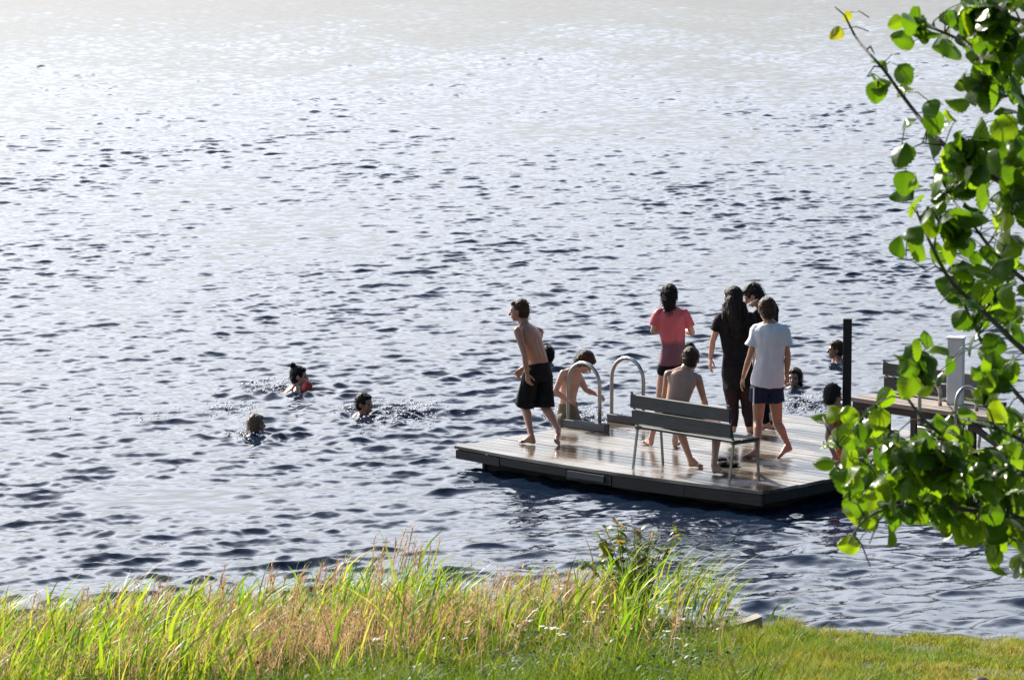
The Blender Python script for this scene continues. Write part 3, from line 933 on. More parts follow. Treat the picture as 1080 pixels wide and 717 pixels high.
# ---- 3. boy sitting on the bench
d0 = (bench.location - bu * .27 + bf * .25).y
J = dict(head=q(729, 378, .18), face=V((.35, 1, -.25)), up=V((.12, .2, 1)), neck=q(722, 391, .10), chest=q(719, 404, .05), waist=q(714, 424, .0), pelvis=q(712.5, 439, -.02),
         shL=q(705, 395, .08), shR=q(736, 399, .08), hipL=q(705, 443, .03), hipR=q(720, 445, .03), body_f=bf)
J.update(elL=q(701, 417, .22), wrL=q(714, 432, .40), elR=q(742, 420, .16), wrR=q(746, 434, .38))
hL = G(727, 490.5, ZD + .022); hR = G(752, 497.5, ZD + .022)
J.update(heelL=hL, toeL=G(742, 491.5, ZD + .016), heelR=hR, toeR=G(768, 499, ZD + .016))
J['anL'] = V((hL.x + .01, hL.y + .02, ZD + .085)); J['anR'] = V((hR.x + .01, hR.y + .02, ZD + .085))
J.update(knL=P(714, 446, hL.y + .10), knR=P(757, 449, hR.y + .16))
r3 = root_of(bench.location + V((-.2, .2, .45)), 'shirtless boy sitting on the bench with his back turned, leaning right')
body(r3, J, .97, .96, SKIN[0], hand_kw={'R': dict(curl=.5, d=V((.1, .6, -.8)), pn=V((-.2, -.5, -.6)))})
hair_cap(J['head'], J['face'], J['up'], .97, HAIR_BROWN, r3, vol=.97, seed=8)
eyes(J['head'], J['face'].normalized(), J['up'].normalized(), .97, r3)
shorts(r3, J, CLOTH_BLACK, .95, hem=.55, grow=.010, flare=.012, top=.30, w=.97, seed=9)

# ---- 4. woman in black with long black hair
d0 = G(783, 456, ZD).y
J = dict(head=q(772.5, 314, .02), face=V((-.65, .75, -.10)), up=V((0, .05, 1)), neck=q(774, 330, .0), chest=q(775, 346, .0), waist=q(777, 372, 0), pelvis=q(778, 395, 0),
         shL=q(760, 336, 0), shR=q(790, 335, .0), hipL=q(770, 399, 0), hipR=q(786, 399, 0), body_f=V((-.1, 1, 0)))
J.update(elL=q(751.5, 360, .0), wrL=q(749.5, 378, -.02), elR=q(798, 358, .0), wrR=q(798, 378, .10))
J.update(knL=q(773, 428, .04), knR=q(788, 427, .04))
hL = G(774, 455, ZD + .022); hR = G(790, 455, ZD + .022)
J.update(heelL=hL, toeL=hL + V((-.07, .22, -.006)), heelR=hR, toeR=hR + V((.06, .22, -.006)))
J['anL'] = V((hL.x, hL.y + .03, ZD + .085)); J['anR'] = V((hR.x, hR.y + .03, ZD + .085))
r4 = root_of(V((hL.x, hL.y, ZD)), 'woman in a black dress and leggings with long wet black hair down her back')
body(r4, J, 1.0, 1.02, SKIN[2], hand_kw={'L': dict(curl=.35, pn=V((.9, .3, 0)), thumb=1)})
hair_cap(J['head'], J['face'], J['up'], 1.0, HAIR_DARK, r4, vol=1.04, seed=10,
         long=[([q(773, 318, -.05), q(774, 331, -.085), q(776, 345, -.095), q(778, 356, -.10)], [.085, .088, .075, .045]),
               ([q(766, 322, -.02), q(765, 336, -.06), q(767, 350, -.09)], [.045, .042, .022]),
               ([q(783, 322, -.02), q(787, 336, -.05), q(788, 350, -.085)], [.045, .045, .024])])
eyes(J['head'], J['face'].normalized(), J['up'].normalized(), 1.0, r4)
def dress(mb):
    mb.tube([q(777, 385), q(778, 396), q(779, 408)], [.150, .165, .165], 20)
shirt(r4, J, CLOTH_BLACK, 1.0, lo=.02, sleeve=.55, grow=.020, w=1.05, name='dress', seed=11, extra=dress)
mb = MB()
for s in 'LR':
    mb.limb([J['hip' + s], lerp(J['hip' + s], J['kn' + s], .4), J['kn' + s], lerp(J['kn' + s], J['an' + s], .35), lerp(J['kn' + s], J['an' + s], .94)], [.094, .090, .068, .068, .046])
mb.skin('leggings', CLOTH_LEGGING, r4, .0065, 3, wrinkle(.003, (40, 80), 12))

# ---- 5. person in dark clothes behind, head bowed to the left
d0 = G(808, 449, ZD).y
J = dict(head=q(793.5, 311, -.06), face=V((-.80, .15, -.55)), up=V((-.45, .1, .85)), neck=q(804, 325, .0), chest=q(807, 342, .0), waist=q(808, 368, 0), pelvis=q(808, 388, 0),
         shL=q(797, 334, -.12), shR=q(815, 326, .12), hipL=q(803, 393, -.07), hipR=q(813, 393, .07), body_f=V((-.8, .5, 0)))
J.update(elL=q(792, 354, -.15), wrL=q(785, 366, -.05), elR=q(813, 352, .18), wrR=q(800, 368, .22))
J.update(knL=q(802, 420, .02), knR=q(814, 421, .05))
hL = G(806, 451, ZD + .022); hR = G(817, 452, ZD + .022)
J.update(heelL=hL, toeL=hL + V((-.19, .10, -.006)), heelR=hR, toeR=hR + V((-.19, .10, -.006)))
J['anL'] = V((hL.x, hL.y + .03, ZD + .085)); J['anR'] = V((hR.x, hR.y + .03, ZD + .085))
r5 = root_of(V((hR.x, hR.y, ZD)), 'dark haired person in dark clothes with bowed head, mostly hidden behind the boy in white')
body(r5, J, 1.0, 1.0, SKIN[1])
hair_cap(J['head'], J['face'], J['up'], 1.0, HAIR_DARK, r5, vol=1.04, seed=13)
eyes(J['head'], J['face'].normalized(), J['up'].normalized(), 1.0, r5)
shirt(r5, J, CLOTH_BLACK, 1.0, lo=.12, sleeve=.9, grow=.022, w=1.02, seed=14)
mb = MB()
mb.rings(torso_rings(J, 1.0, 1.0, .012, 0, .3))
for s in 'LR':
    mb.limb([J['hip' + s], lerp(J['hip' + s], J['kn' + s], .4), J['kn' + s], lerp(J['kn' + s], J['an' + s], .35), lerp(J['kn' + s], J['an' + s], .96)], [.098, .092, .076, .074, .06])
mb.skin('trousers', CLOTH_BLACK, r5, .0065, 3, wrinkle(.004, (30, 60), 15))
mb = MB(); mb.limb([q(789.5, 321.5, -.17), q(792, 319.5, -.19), q(796, 316.8, -.19), q(799, 315.8, -.16)], [.007, .009, .009, .007]); mb.skin('collar', STRAP_WHITE, r5, .004, 1)

# ---- 6. boy in the white shirt, stepping to the left
d0 = G(800, 480, ZD).y
J = dict(head=q(808.5, 326, .02), face=V((-.25, .95, -.18)), up=V((.0, .1, 1)), neck=q(811, 341, .0), chest=q(812, 354, -.02), waist=q(812, 380, -.02), pelvis=q(809, 404, 0),
         shL=q(799, 348, 0), shR=q(826, 348, .0), hipL=q(801, 409, -.02), hipR=q(817, 409, .02), body_f=V((-.3, .95, 0)))
J.update(elL=q(790.5, 377, -.03), wrL=q(784, 398, .02), elR=q(831, 376, -.03), wrR=q(829.5, 396, .05))
hL = G(800, 481, ZD + .022)
J.update(knL=q(799.5, 444, .03), knR=q(820, 446, .03), heelL=hL, toeL=G(783, 481.3, ZD + .016), toeR=G(820.5, 482, ZD + .016))
J['anL'] = V((hL.x - .02, hL.y + .02, ZD + .085)); J['anR'] = q(831, 469, -.02); J['heelR'] = q(834.5, 473.5, -.05)
r6 = root_of(V((hL.x, hL.y, ZD)), 'boy in a white t-shirt and navy shorts standing with his right heel raised')
body(r6, J, .97, .94, SKIN[1], hand_kw={'L': dict(curl=.4), 'R': dict(curl=.4)})
hair_cap(J['head'], J['face'], J['up'], .97, HAIR_BROWN, r6, vol=1.07, seed=16)
eyes(J['head'], J['face'].normalized(), J['up'].normalized(), .97, r6)
shirt(r6, J, CLOTH_WHITE, .97, lo=.12, sleeve=.60, grow=.026, w=1.04, flare=.028, seed=17, name='t_shirt')
shorts(r6, J, CLOTH_NAVY, .97, hem=.40, grow=.012, flare=.020, top=.30, w=.97, seed=18)
mb = MB()
a = q(795.2, 408, -.09); b2 = q(794.6, 427, -.085)
mb.beam(a, b2, .016, .006, up=V((-.8, -.5, 0))); mb.build('side_stripe', STRAP_WHITE, r6)

# ---- 7. boy climbing out between the handrails
d0 = G(604, 451, ZD).y + .25
J = dict(head=q(618, 382, .0), face=V((.70, -.12, -.75)), up=V((.65, -.05, .70)), neck=q(608, 390, .03), chest=q(602, 399, .02), waist=q(599, 419, .0), pelvis=q(599, 437, .0),
         shL=q(610, 397, .17), shR=q(593, 393, -.12), hipL=q(603, 441, .08), hipR=q(596, 441, -.08), body_f=V((.9, -.2, 0)))
J['shL'], J['shR'] = q(612, 400, .15), q(594, 394, -.13)
J.update(elL=q(618, 411, .12), wrL=q(630, 416, -.02), elR=q(585.5, 413, -.20), wrR=q(598, 421.5, -.22))
J.update(knL=q(611, 455, .08), anL=q(604, 485, .08), knR=q(603, 460, -.08), anR=q(597, 490, -.08))
r7 = root_of(V((J['pelvis'].x, J['pelvis'].y, 0)), 'shirtless boy bending forward as he climbs the ladder out of the water')
body(r7, J, .93, .96, SKIN[2], hand_kw={'L': dict(curl=1.1, pn=V((0, -.3, -1))), 'R': dict(curl=1.0, d=V((.9, .1, -.1)), pn=V((.2, .2, -1)))})
hair_cap(J['head'], J['face'], J['up'], .95, HAIR_BROWN, r7, vol=1.05, seed=19)
eyes(J['head'], J['face'].normalized(), J['up'].normalized(), .95, r7)
shorts(r7, J, CLOTH_KHAKI, .93, hem=.7, grow=.012, flare=.012, top=.34, w=.97, seed=20)

# ---- 8. seated person by the post
d0 = G(886, 489, ZD).y
J = dict(head=q(879, 416.5, .0), face=V((.75, .45, -.15)), up=V((-.1, 0, 1)), neck=q(884, 431, .0), chest=q(888, 444, .0), waist=q(891, 466, 0), pelvis=q(893, 480, 0),
         shL=q(893, 437, .14), shR=q(878, 437, -.13), hipL=q(897, 483, .08), hipR=q(892, 484, -.08), body_f=V((.9, .2, 0)))
J.update(elL=q(903, 457, .18), wrL=q(918, 463, .14), elR=q(873, 461, -.18), wrR=q(880, 480, -.22))
hL = G(947, 488, ZD + .022); hR = G(944, 494, ZD + .022)
J.update(knL=q(928, 456, .08), knR=q(926, 460, -.10), heelL=hL, toeL=hL + V((.20, .05, -.006)), heelR=hR, toeR=hR + V((.2, .03, -.006)))
J['anL'] = V((hL.x, hL.y, ZD + .085)); J['anR'] = V((hR.x, hR.y, ZD + .085))
r8 = root_of(V((J['pelvis'].x, J['pelvis'].y, ZD)), 'person in a red swimsuit sitting beside the dark post behind bright leaves')
body(r8, J, .95, .95, SKIN[1])
hair_cap(J['head'], J['face'], J['up'], .95, HAIR_DARK, r8, vol=1.05, seed=21)
eyes(J['head'], J['face'].normalized(), J['up'].normalized(), .95, r8)
shirt(r8, J, CLOTH_RED, .95, lo=.05, sleeve=0, grow=.010, w=.97, hi=.80, name='swimsuit', seed=22, wr=.002)
shorts(r8, J, CLOTH_RED, .95, hem=.55, grow=.012, flare=.01, top=.3, w=.97, seed=23)

# ---- swimmers: heads and shoulders above the water
def swimmer(px, py, face, label, hair, skin_m, k=.95, up=V((0, 0, 1)), sink=.155, tilt=V((0, 0, 0)), bun=None, vol=1.02, arms=True, seed=30, long=None):
    """px,py: centre of the head in the photo; neck at the waterline"""
    z = sink
    Hd = G(px, py, z)
    f = face.normalized(); rr = f.cross(UP).normalized()
    f0 = V((f.x, f.y, 0)).normalized()
    nk = Hd - UP * .135 * k - f0 * .02
    lean = f0 * .55 - UP * .45          # body trails behind under the surface
    ch = nk - f0 * .10 - UP * .13; wa = ch - f0 * .14 - UP * .20; pe = wa - f0 * .12 - UP * .12
    J = dict(head=Hd, face=f, up=up, neck=nk, chest=ch, waist=wa, pelvis=pe, shL=nk - rr * .15 - UP * .07, shR=nk + rr * .15 - UP * .07,
             hipL=pe - rr * .08, hipR=pe + rr * .08, body_f=f0)
    for s, sg in (('L', -1), ('R', 1)):
        J['el' + s] = J['sh' + s] + rr * sg * .12 + f0 * .16 - UP * .14
        J['wr' + s] = J['el' + s] + f0 * .22 - rr * sg * .04 - UP * .02
    for s, sg in (('L', -1), ('R', 1)):
        J['kn' + s] = J['hip' + s] - f0 * .22 - UP * .30; J['an' + s] = J['kn' + s] - f0 * .30 - UP * .20
    r = root_of(V((Hd.x, Hd.y, 0)), label)
    body(r, J, k, .95, skin_m)
    bn = None
    if bun: bn = (Hd + up * .120 - f * .085, .042)
    lg = None
    if long: lg = [([Hd - f * .05 - UP * .02, nk - f0 * .075, nk - f0 * .10 - UP * .06], [.070, .066, .05])]
    hair_cap(Hd, f, up, k, hair, r, vol=vol, bun=bn, seed=seed, long=lg)
    eyes(Hd, f, up, k, r)
    return r, J
s1, J1 = swimmer(316, 396, V((.95, -.1, -.05)), 'swimmer with a dark topknot and a red armband, farthest left group', HAIR_DARK, SKIN[2], .97, sink=.19, bun=True, seed=31)
mb = MB()
n = 24
c = J1['shR'] + V((.135, .02, .075)); ax = V((.35, .1, 1)).normalized(); e1 = ax.orthogonal().normalized(); e2 = ax.cross(e1)
ringv = []
for i in range(n):
    a = 2 * math.pi * i / n; o_ = e1 * math.cos(a) + e2 * math.sin(a)
    ringv.append([c + o_ * .038 + (o_ * math.cos(t) * .022 + ax * math.sin(t) * .065) for t in [2 * math.pi * j / 12 for j in range(12)]])
vv = [p for r_ in ringv for p in r_]
ff = [(i * 12 + j, i * 12 + (j + 1) % 12, ((i + 1) % n) * 12 + (j + 1) % 12, ((i + 1) % n) * 12 + j) for i in range(n) for j in range(12)]
mb.add(vv, ff)
mb.build('armband', CLOTH_RED, s1, True)
swimmer(385, 425, V((.75, -.45, -.05)), 'short haired swimmer turning right with splashing water beside the head', HAIR_DARK, SKIN[1], .97, sink=.135, seed=32)
swimmer(271, 447, V((.75, .55, .0)), 'swimmer with a short light brown crop, nearest to the bank', HAIR_LIGHT, SKIN[1], .95, sink=.115, seed=33, vol=1.0)
swimmer(838, 398, V((-.35, -.9, .05)), 'dark haired swimmer facing the bank, just right of the boy in white', HAIR_DARK, SKIN[1], .97, sink=.13, seed=34, long=True)
swimmer(881, 368, V((-.95, -.1, .0)), 'swimmer with head in profile, just left of the tall dark post', HAIR_BROWN, SKIN[1], .95, sink=.17, seed=35)
swimmer(578.5, 374, V((.4, .9, .0)), 'dark wet head of a swimmer behind the boy in black shorts', HAIR_DARK, SKIN[1], .97, sink=.13, seed=36)
swimmer(727, 370, V((.2, .95, .0)), 'dark head of a swimmer just behind the head of the seated boy', HAIR_DARK, SKIN[1], .95, sink=.13, seed=37)

# spray and foam thrown up by the swimmers
SPRAY = simple('spray', (0.75, 0.77, 0.8), None, .3)
mb = MB(); rq = random.Random(77)
for px, py, n_, sx_, sy_ in ((425, 436, 130, .30, .5), (848, 428, 110, .22, .4), (372, 433, 40, .12, .2), (285, 408, 60, .25, .3), (247, 432, 40, .15, .3), (262, 458, 30, .1, .2), (606, 440, 70, .18, .3), (625, 441, 60, .2, .25), (150, 440, 14, .3, .4)):
    g = G(px, py, 0)
    for _ in range(n_ * 2):
        r_ = rq.uniform(.003, .011)
        mb.ell(g + V((rq.gauss(0, sx_), rq.gauss(0, sy_), abs(rq.gauss(0, .03)) + .005)), (r_ * rq.uniform(1, 2.5), 0, 0), (0, r_ * 1.5, 0), (0, 0, r_ * .8), 6, 4)
tag(mb.build('splash', SPRAY, None, True), 'white spray and foam thrown up around the swimmers', 'splash', kind='stuff')

# low black lumps on the deck
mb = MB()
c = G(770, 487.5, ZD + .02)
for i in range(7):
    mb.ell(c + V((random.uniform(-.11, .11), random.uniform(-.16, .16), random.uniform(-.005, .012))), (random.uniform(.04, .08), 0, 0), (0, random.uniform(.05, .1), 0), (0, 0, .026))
o = mb.skin('black_heap', CLOTH_BLACK, None, .007, 2, wrinkle(.008, (40, 90), 40))
tag(o, 'low crumpled black heap on the wet deck beside the bench', 'cloth')

# ------------------------------------------------------------------ vegetation on the bank
def blades(base, h, w, lean_ang, bend, seg=4, face_ang=None, tipw=0.05):
    """vectorised grass blades: base (n,3), arrays h,w,lean_ang,bend -> verts, quads"""
    n = len(base)
    t = np.linspace(0, 1, seg + 1)
    if face_ang is None: face_ang = rng.uniform(0, math.pi, n)
    ld = np.stack([np.cos(lean_ang), np.sin(lean_ang), np.zeros(n)], -1)
    wd = np.stack([np.cos(face_ang), np.sin(face_ang), np.zeros(n)], -1)
    vs = []
    for q_ in t:
        horiz = bend * q_ ** 2
        vert = q_ * np.sqrt(np.clip(1 - 0.35 * (bend * q_) ** 2, 0.05, 1))
        c = base + ld * (h * horiz)[:, None] + np.array([0, 0, 1.0]) * (h * vert)[:, None]
        ww = w * (1 - q_ ** 1.6) + w * tipw
        vs.append(c - wd * (ww / 2)[:, None]); vs.append(c + wd * (ww / 2)[:, None])
    v = np.stack(vs, 1)                   # n, 2(seg+1), 3
    k = 2 * (seg + 1)
    q0 = np.array([[2 * i, 2 * i + 1, 2 * i + 3, 2 * i + 2] for i in range(seg)])
    f = (np.arange(n) * k)[:, None, None] + q0[None]
    return v.reshape(-1, 3), f.reshape(-1, 4)
bank_v = np.vectorize(bank)
shore_v = np.vectorize(shore)
def px_of(x, y, z):
    c, s = math.cos(PITCH), math.sin(PITCH)
    dz = z - CAMH
    dep = y * c - dz * s; upv = y * s + dz * c
    return 540 + F * x / dep, 358.5 - F * upv / dep
def scatter(n, x0, x1, t0, t1):
    """points on the bank: x range and distance in from the waterline (negative = in the water)"""
    x = rng.uniform(x0, x1, n); t = rng.uniform(t0, t1, n)
    y = shore_v(x) - t
    z = np.maximum(bank_v(x, y), -0.25)
    return np.stack([x, y, z], -1), t
def merge(parts):
    vs, fs, o = [], [], 0
    for v, f in parts:
        vs.append(v); fs.append(f + o); o += len(v)
    return np.concatenate(vs), np.concatenate(fs)
def clumpy(x, y, seed, sc=1.0):
    r = np.random.default_rng(seed); o = np.zeros_like(x)
    for _ in range(6):
        th = r.uniform(0, 6.28); k = r.uniform(2, 6) / sc
        o += np.sin(k * (x * math.cos(th) + y * math.sin(th)) + r.uniform(0, 6.28))
    return o / 2.45

G_REED = leafy('reed_leaf', [(0.0, (0.06, 0.14, 0.012)), (0.45, (0.14, 0.24, 0.02)), (0.82, (0.25, 0.31, 0.035)), (1.0, (0.36, 0.29, 0.09))], .5, .4)
G_LAWN = leafy('lawn_blade', [(0.1, (0.06, 0.13, 0.015)), (0.45, (0.13, 0.20, 0.025)), (0.68, (0.24, 0.23, 0.055)), (0.95, (0.34, 0.24, 0.12))], .4, .55, noise_scale=1.2)
G_DRY = leafy('dry_grass', [(0.0, (0.24, 0.155, 0.095)), (0.6, (0.38, 0.275, 0.17)), (1.0, (0.50, 0.39, 0.25))], .4, .6, yellow=(1.1, .95, .75))
G_WEED = leafy('weed_leaf', [(0.0, (0.03, 0.07, 0.012)), (0.6, (0.07, 0.12, 0.02)), (1.0, (0.13, 0.16, 0.03))], .4, .5)
FLOWER = simple('flower_white', (0.62, 0.60, 0.52), (0.75, 0.73, 0.66), 0.8, 30)

# reeds: left part of the bank, rooted at and just inside the waterline
def reed_density(x):
    return np.interp(x, [-5.5, -4.0, -2.0, -0.6, -0.2, 0.4, 0.9, 1.35, 1.7], [1, 1, .95, .95, .45, .5, .9, .7, .0])
def reed_height(x):
    return np.interp(x, [-5.5, -4.1, -3.0, -1.6, -0.8, -0.3, 0.5, 0.95, 1.5, 2.0], [.34, .38, .44, .54, .70, .42, .48, .68, .56, .5])
parts = []
b0, t = scatter(12500, -6.5, 1.8, -0.25, 4.4)
keep = rng.uniform(size=len(b0)) < reed_density(b0[:, 0]) * np.clip(.75 + .55 * clumpy(b0[:, 0], b0[:, 1], 77, .35), .08, 1.2) * np.clip(1.25 - t * np.where(b0[:, 0] < -1.9, .16, np.where(b0[:, 0] < -.7, .58, .42)), .04, 1) * ~((b0[:, 0] > 1.12) & (t > -.08))
b0 = b0[keep]; n = len(b0)
hh = reed_height(b0[:, 0]) * rng.uniform(.45, 1.12, n) * (1 + .22 * clumpy(b0[:, 0], b0[:, 1], 5, .4))
parts.append(blades(b0, hh, rng.uniform(.008, .027, n), rng.normal(0.1, 1.4, n), rng.uniform(.15, .95, n), 5))
# leaves leaving the stalks higher up, arching to the right
m_ = n // 2
sel = rng.choice(n, m_, replace=False)
lb = b0[sel] + np.stack([rng.normal(0, .03, m_), rng.normal(0, .03, m_), hh[sel] * rng.uniform(.35, .75, m_)], -1)
parts.append(blades(lb, rng.uniform(.22, .42, m_), rng.uniform(.008, .028, m_), rng.normal(0.0, .9, m_), rng.uniform(.5, 1.0, m_), 5))
# loose reeds at the right end of the bed, wind-bent
for cx, ct, cn, ch in ((1.45, -.35, 24, .75), (1.62, -.40, 18, .62), (1.28, -.3, 24, .8), (2.1, -.02, 3, .34), (1.74, -.45, 10, .5)):
    x = cx + rng.normal(0, .09, cn); tt = ct + rng.normal(0, .12, cn); y = shore_v(x) - tt
    bb = np.stack([x, y, np.maximum(bank_v(x, y), -.1)], -1)
    parts.append(blades(bb, ch * rng.uniform(.6, 1.1, cn), rng.uniform(.008, .016, cn), rng.normal(.1, .5, cn), rng.uniform(.4, .9, cn), 5))
    lb = bb + np.stack([rng.normal(0.03, .03, cn), rng.normal(0, .03, cn), ch * rng.uniform(.2, .6, cn)], -1)
    parts.append(blades(lb, rng.uniform(.2, .36, cn), rng.uniform(.010, .018, cn), rng.normal(0, .5, cn), rng.uniform(.6, 1.0, cn), 5))
v_, f_ = merge(parts)
tag(link('reeds', np_mesh('reeds', v_, f_), G_REED), 'tall bright green reeds along the water\'s edge, leaning right', 'reeds', kind='stuff')

# reed plumes: thin stalks with feathery brown heads
parts = []
n = 230
x = np.concatenate([rng.uniform(-6.0, -0.7, n - 12), rng.uniform(-.2, .5, 12)]); t = rng.uniform(-.3, 2.4, n)
y = shore_v(x) - t; z = np.maximum(bank_v(x, y), -.2)
bb = np.stack([x, y, z], -1)
hs = reed_height(x) * rng.uniform(.80, 1.35, n)
la = rng.normal(0, .5, n); be = rng.uniform(.05, .22, n)
parts.append(blades(bb, hs, np.full(n, .0055), la, be, 4, tipw=.5))
tip = bb + np.stack([np.cos(la) * hs * be, np.sin(la) * hs * be, hs * np.sqrt(1 - .35 * be ** 2)], -1)
for k in range(46):
    fr = rng.uniform(0, .20, n)
    pb = tip - np.stack([np.cos(la) * be * fr * 1.6, np.sin(la) * be * fr, fr], -1)
    parts.append(blades(pb, rng.uniform(.03, .075, n), rng.uniform(.003, .006, n), rng.normal(.2, 1.0, n), rng.uniform(.4, 1.1, n), 2))
v_, f_ = merge(parts)
tag(link('reed_plumes', np_mesh('reed_plumes', v_, f_), G_DRY), 'thin reed stalks with feathery brown plumes above the green reeds', 'reeds', kind='stuff')

# dry fine grass in the middle of the bank
parts = []
def dry_density(x, t):
    a = np.exp(-((x - .35) / .75) ** 2 - ((t - .75) / .6) ** 2) + 1.0 * np.exp(-((x + 1.45) / .75) ** 2 - ((t - 2.3) / .9) ** 2) + .4 * np.exp(-((x + .6) / .6) ** 2 - ((t - 1.7) / .6) ** 2) + .05 + .26 * (x < -1.7) * (t > .5)
    return a * (x < 1.6)
b0, t = scatter(12500, -6, 1.7, .15, 4.6)
keep = rng.uniform(size=len(b0)) < ~((b0[:, 0] > 1.15) & (t < .5)) * dry_density(b0[:, 0], t) * (0.8 + .35 * clumpy(b0[:, 0], b0[:, 1], 9, .4))
b0 = b0[keep]; n = len(b0)
hh = rng.uniform(.22, .50, n)
hh = np.where((b0[:, 0] > .9) & (shore_v(b0[:, 0]) - b0[:, 1] < 1.5), hh * .3, hh)
la = rng.normal(.1, .9, n); be = rng.uniform(.1, .4, n)
parts.append(blades(b0, hh, rng.uniform(.003, .006, n), la, be, 3, tipw=.4))
tip = b0 + np.stack([np.cos(la) * hh * be, np.sin(la) * hh * be, hh * np.sqrt(1 - .35 * be ** 2)], -1)
for k in range(7):
    fr = rng.uniform(0, .14, n)
    pb = tip - np.stack([np.cos(la) * be * fr, np.sin(la) * be * fr, fr], -1)
    parts.append(blades(pb, rng.uniform(.02, .05, n), rng.uniform(.003, .006, n), rng.uniform(0, 6.28, n), rng.uniform(.5, 1.2, n), 1, tipw=.6))
v_, f_ = merge(parts)
tag(link('dry_grass', np_mesh('dry_grass', v_, f_), G_DRY), 'fine reddish brown dry grass between the reeds and the lawn', 'grass', kind='stuff')

# mixed green meadow under the reeds and dry grass
parts = []
b0, t = scatter(62000, -6, 1.9, -.02, 6.5)
keep = (rng.uniform(size=len(b0)) < np.clip((1.75 - b0[:, 0]) * 2 + .4 * clumpy(b0[:, 0], b0[:, 1], 2, .4), 0, 1)) & ~((b0[:, 0] > 1.1) & (t < .45))
b0 = b0[keep]; n = len(b0)
hh = rng.uniform(.08, .24, n) * (1 + .35 * clumpy(b0[:, 0], b0[:, 1], 21, .6))
hh = np.where((b0[:, 0] > .85) & (b0[:, 0] < 2.1) & (shore_v(b0[:, 0]) - b0[:, 1] < 1.5), hh * .35, hh)
parts.append(blades(b0, np.clip(hh, .03, .5), rng.uniform(.005, .012, n), rng.uniform(0, 6.28, n), rng.uniform(.2, .9, n), 3))
v_, f_ = merge(parts)
tag(link('meadow_grass', np_mesh('meadow_grass', v_, f_), leafy('meadow_blade', [(0.05, (0.04, 0.09, 0.012)), (0.5, (0.09, 0.15, 0.018)), (0.8, (0.16, 0.19, 0.03)), (1.0, (0.27, 0.21, 0.08))], .45, .5, noise_scale=1.6)),
    'dense green meadow grass on the bank below the reeds', 'grass', kind='stuff')
# short lawn on the right
parts = []
b0, t = scatter(250000, 1.0, 7.6, .02, 6.8)
clear = ~((b0[:, 0] > 1.2) & (b0[:, 0] < 2.05) & (t < .42))          # bare strip in front of the plank
keep = clear & (rng.uniform(size=len(b0)) < np.clip((b0[:, 0] - 1.35) * 2 + .4 * clumpy(b0[:, 0], b0[:, 1], 2, .4), 0, 1) * np.clip(.62 + .5 * clumpy(b0[:, 0], b0[:, 1], 31, .35), .08, 1))
b0 = b0[keep]; t = t[keep]; n = len(b0)
edge = np.exp(-((b0[:, 0] - 1.9) / .9) ** 2) + .4 * np.exp(-(t / .25) ** 2)
hh = rng.uniform(.025, .06, n) * (1 + 1.3 * edge) * (1 + .45 * clumpy(b0[:, 0], b0[:, 1], 33, .25))
parts.append(blades(b0, hh, rng.uniform(.004, .009, n), rng.uniform(0, 6.28, n), rng.uniform(.3, 1.0, n), 2))
v_, f_ = merge(parts)
tag(link('lawn', np_mesh('lawn', v_, f_), G_LAWN), 'short patchy yellow green lawn on the right of the bank', 'grass', kind='stuff')

# low broad-leaved weeds and flat white flower heads
def leaf_quads(base, L, W, yaw, pitch, seg=3):
    n = len(base)
    d = np.stack([np.cos(yaw) * np.cos(pitch), np.sin(yaw) * np.cos(pitch), np.sin(pitch)], -1)
    s = np.stack([-np.sin(yaw), np.cos(yaw), np.zeros(n)], -1)
    up = np.cross(s, d) * -1
    vs = []
    for q_, wq in zip(np.linspace(0, 1, seg + 2), [.12, .85, 1.0, .72, .05][:seg + 2]):
        c = base + d * (L * q_)[:, None] - np.array([0, 0, 1.0]) * (L * .35 * q_ ** 2)[:, None]
        vs.append(c - s * (W * wq / 2)[:, None]); vs.append(c + s * (W * wq / 2)[:, None])
    v = np.stack(vs, 1); k = v.shape[1]
    q0 = np.array([[2 * i, 2 * i + 1, 2 * i + 3, 2 * i + 2] for i in range(seg + 1)])
    return v.reshape(-1, 3), ((np.arange(n) * k)[:, None, None] + q0[None]).reshape(-1, 4)
b0, t = scatter(13000, -5, 1.7, 1.2, 5.8)
keep = rng.uniform(size=len(b0)) < np.clip(.5 + .6 * clumpy(b0[:, 0], b0[:, 1], 51, .5), 0, 1) * np.interp(b0[:, 0], [-5, -2, 0, 1.3, 1.7], [.2, .4, 1, 1, .3])
b0 = b0[keep]; n = len(b0)
b0[:, 2] += rng.uniform(.02, .22, n)
v_, f_ = leaf_quads(b0, rng.uniform(.03, .075, n), rng.uniform(.015, .035, n), rng.uniform(0, 6.28, n), rng.uniform(-.2, 1.0, n))
tag(link('low_weeds', np_mesh('low_weeds', v_, f_), G_WEED), 'dark green broad leaved weeds low on the bank', 'weeds', kind='stuff')
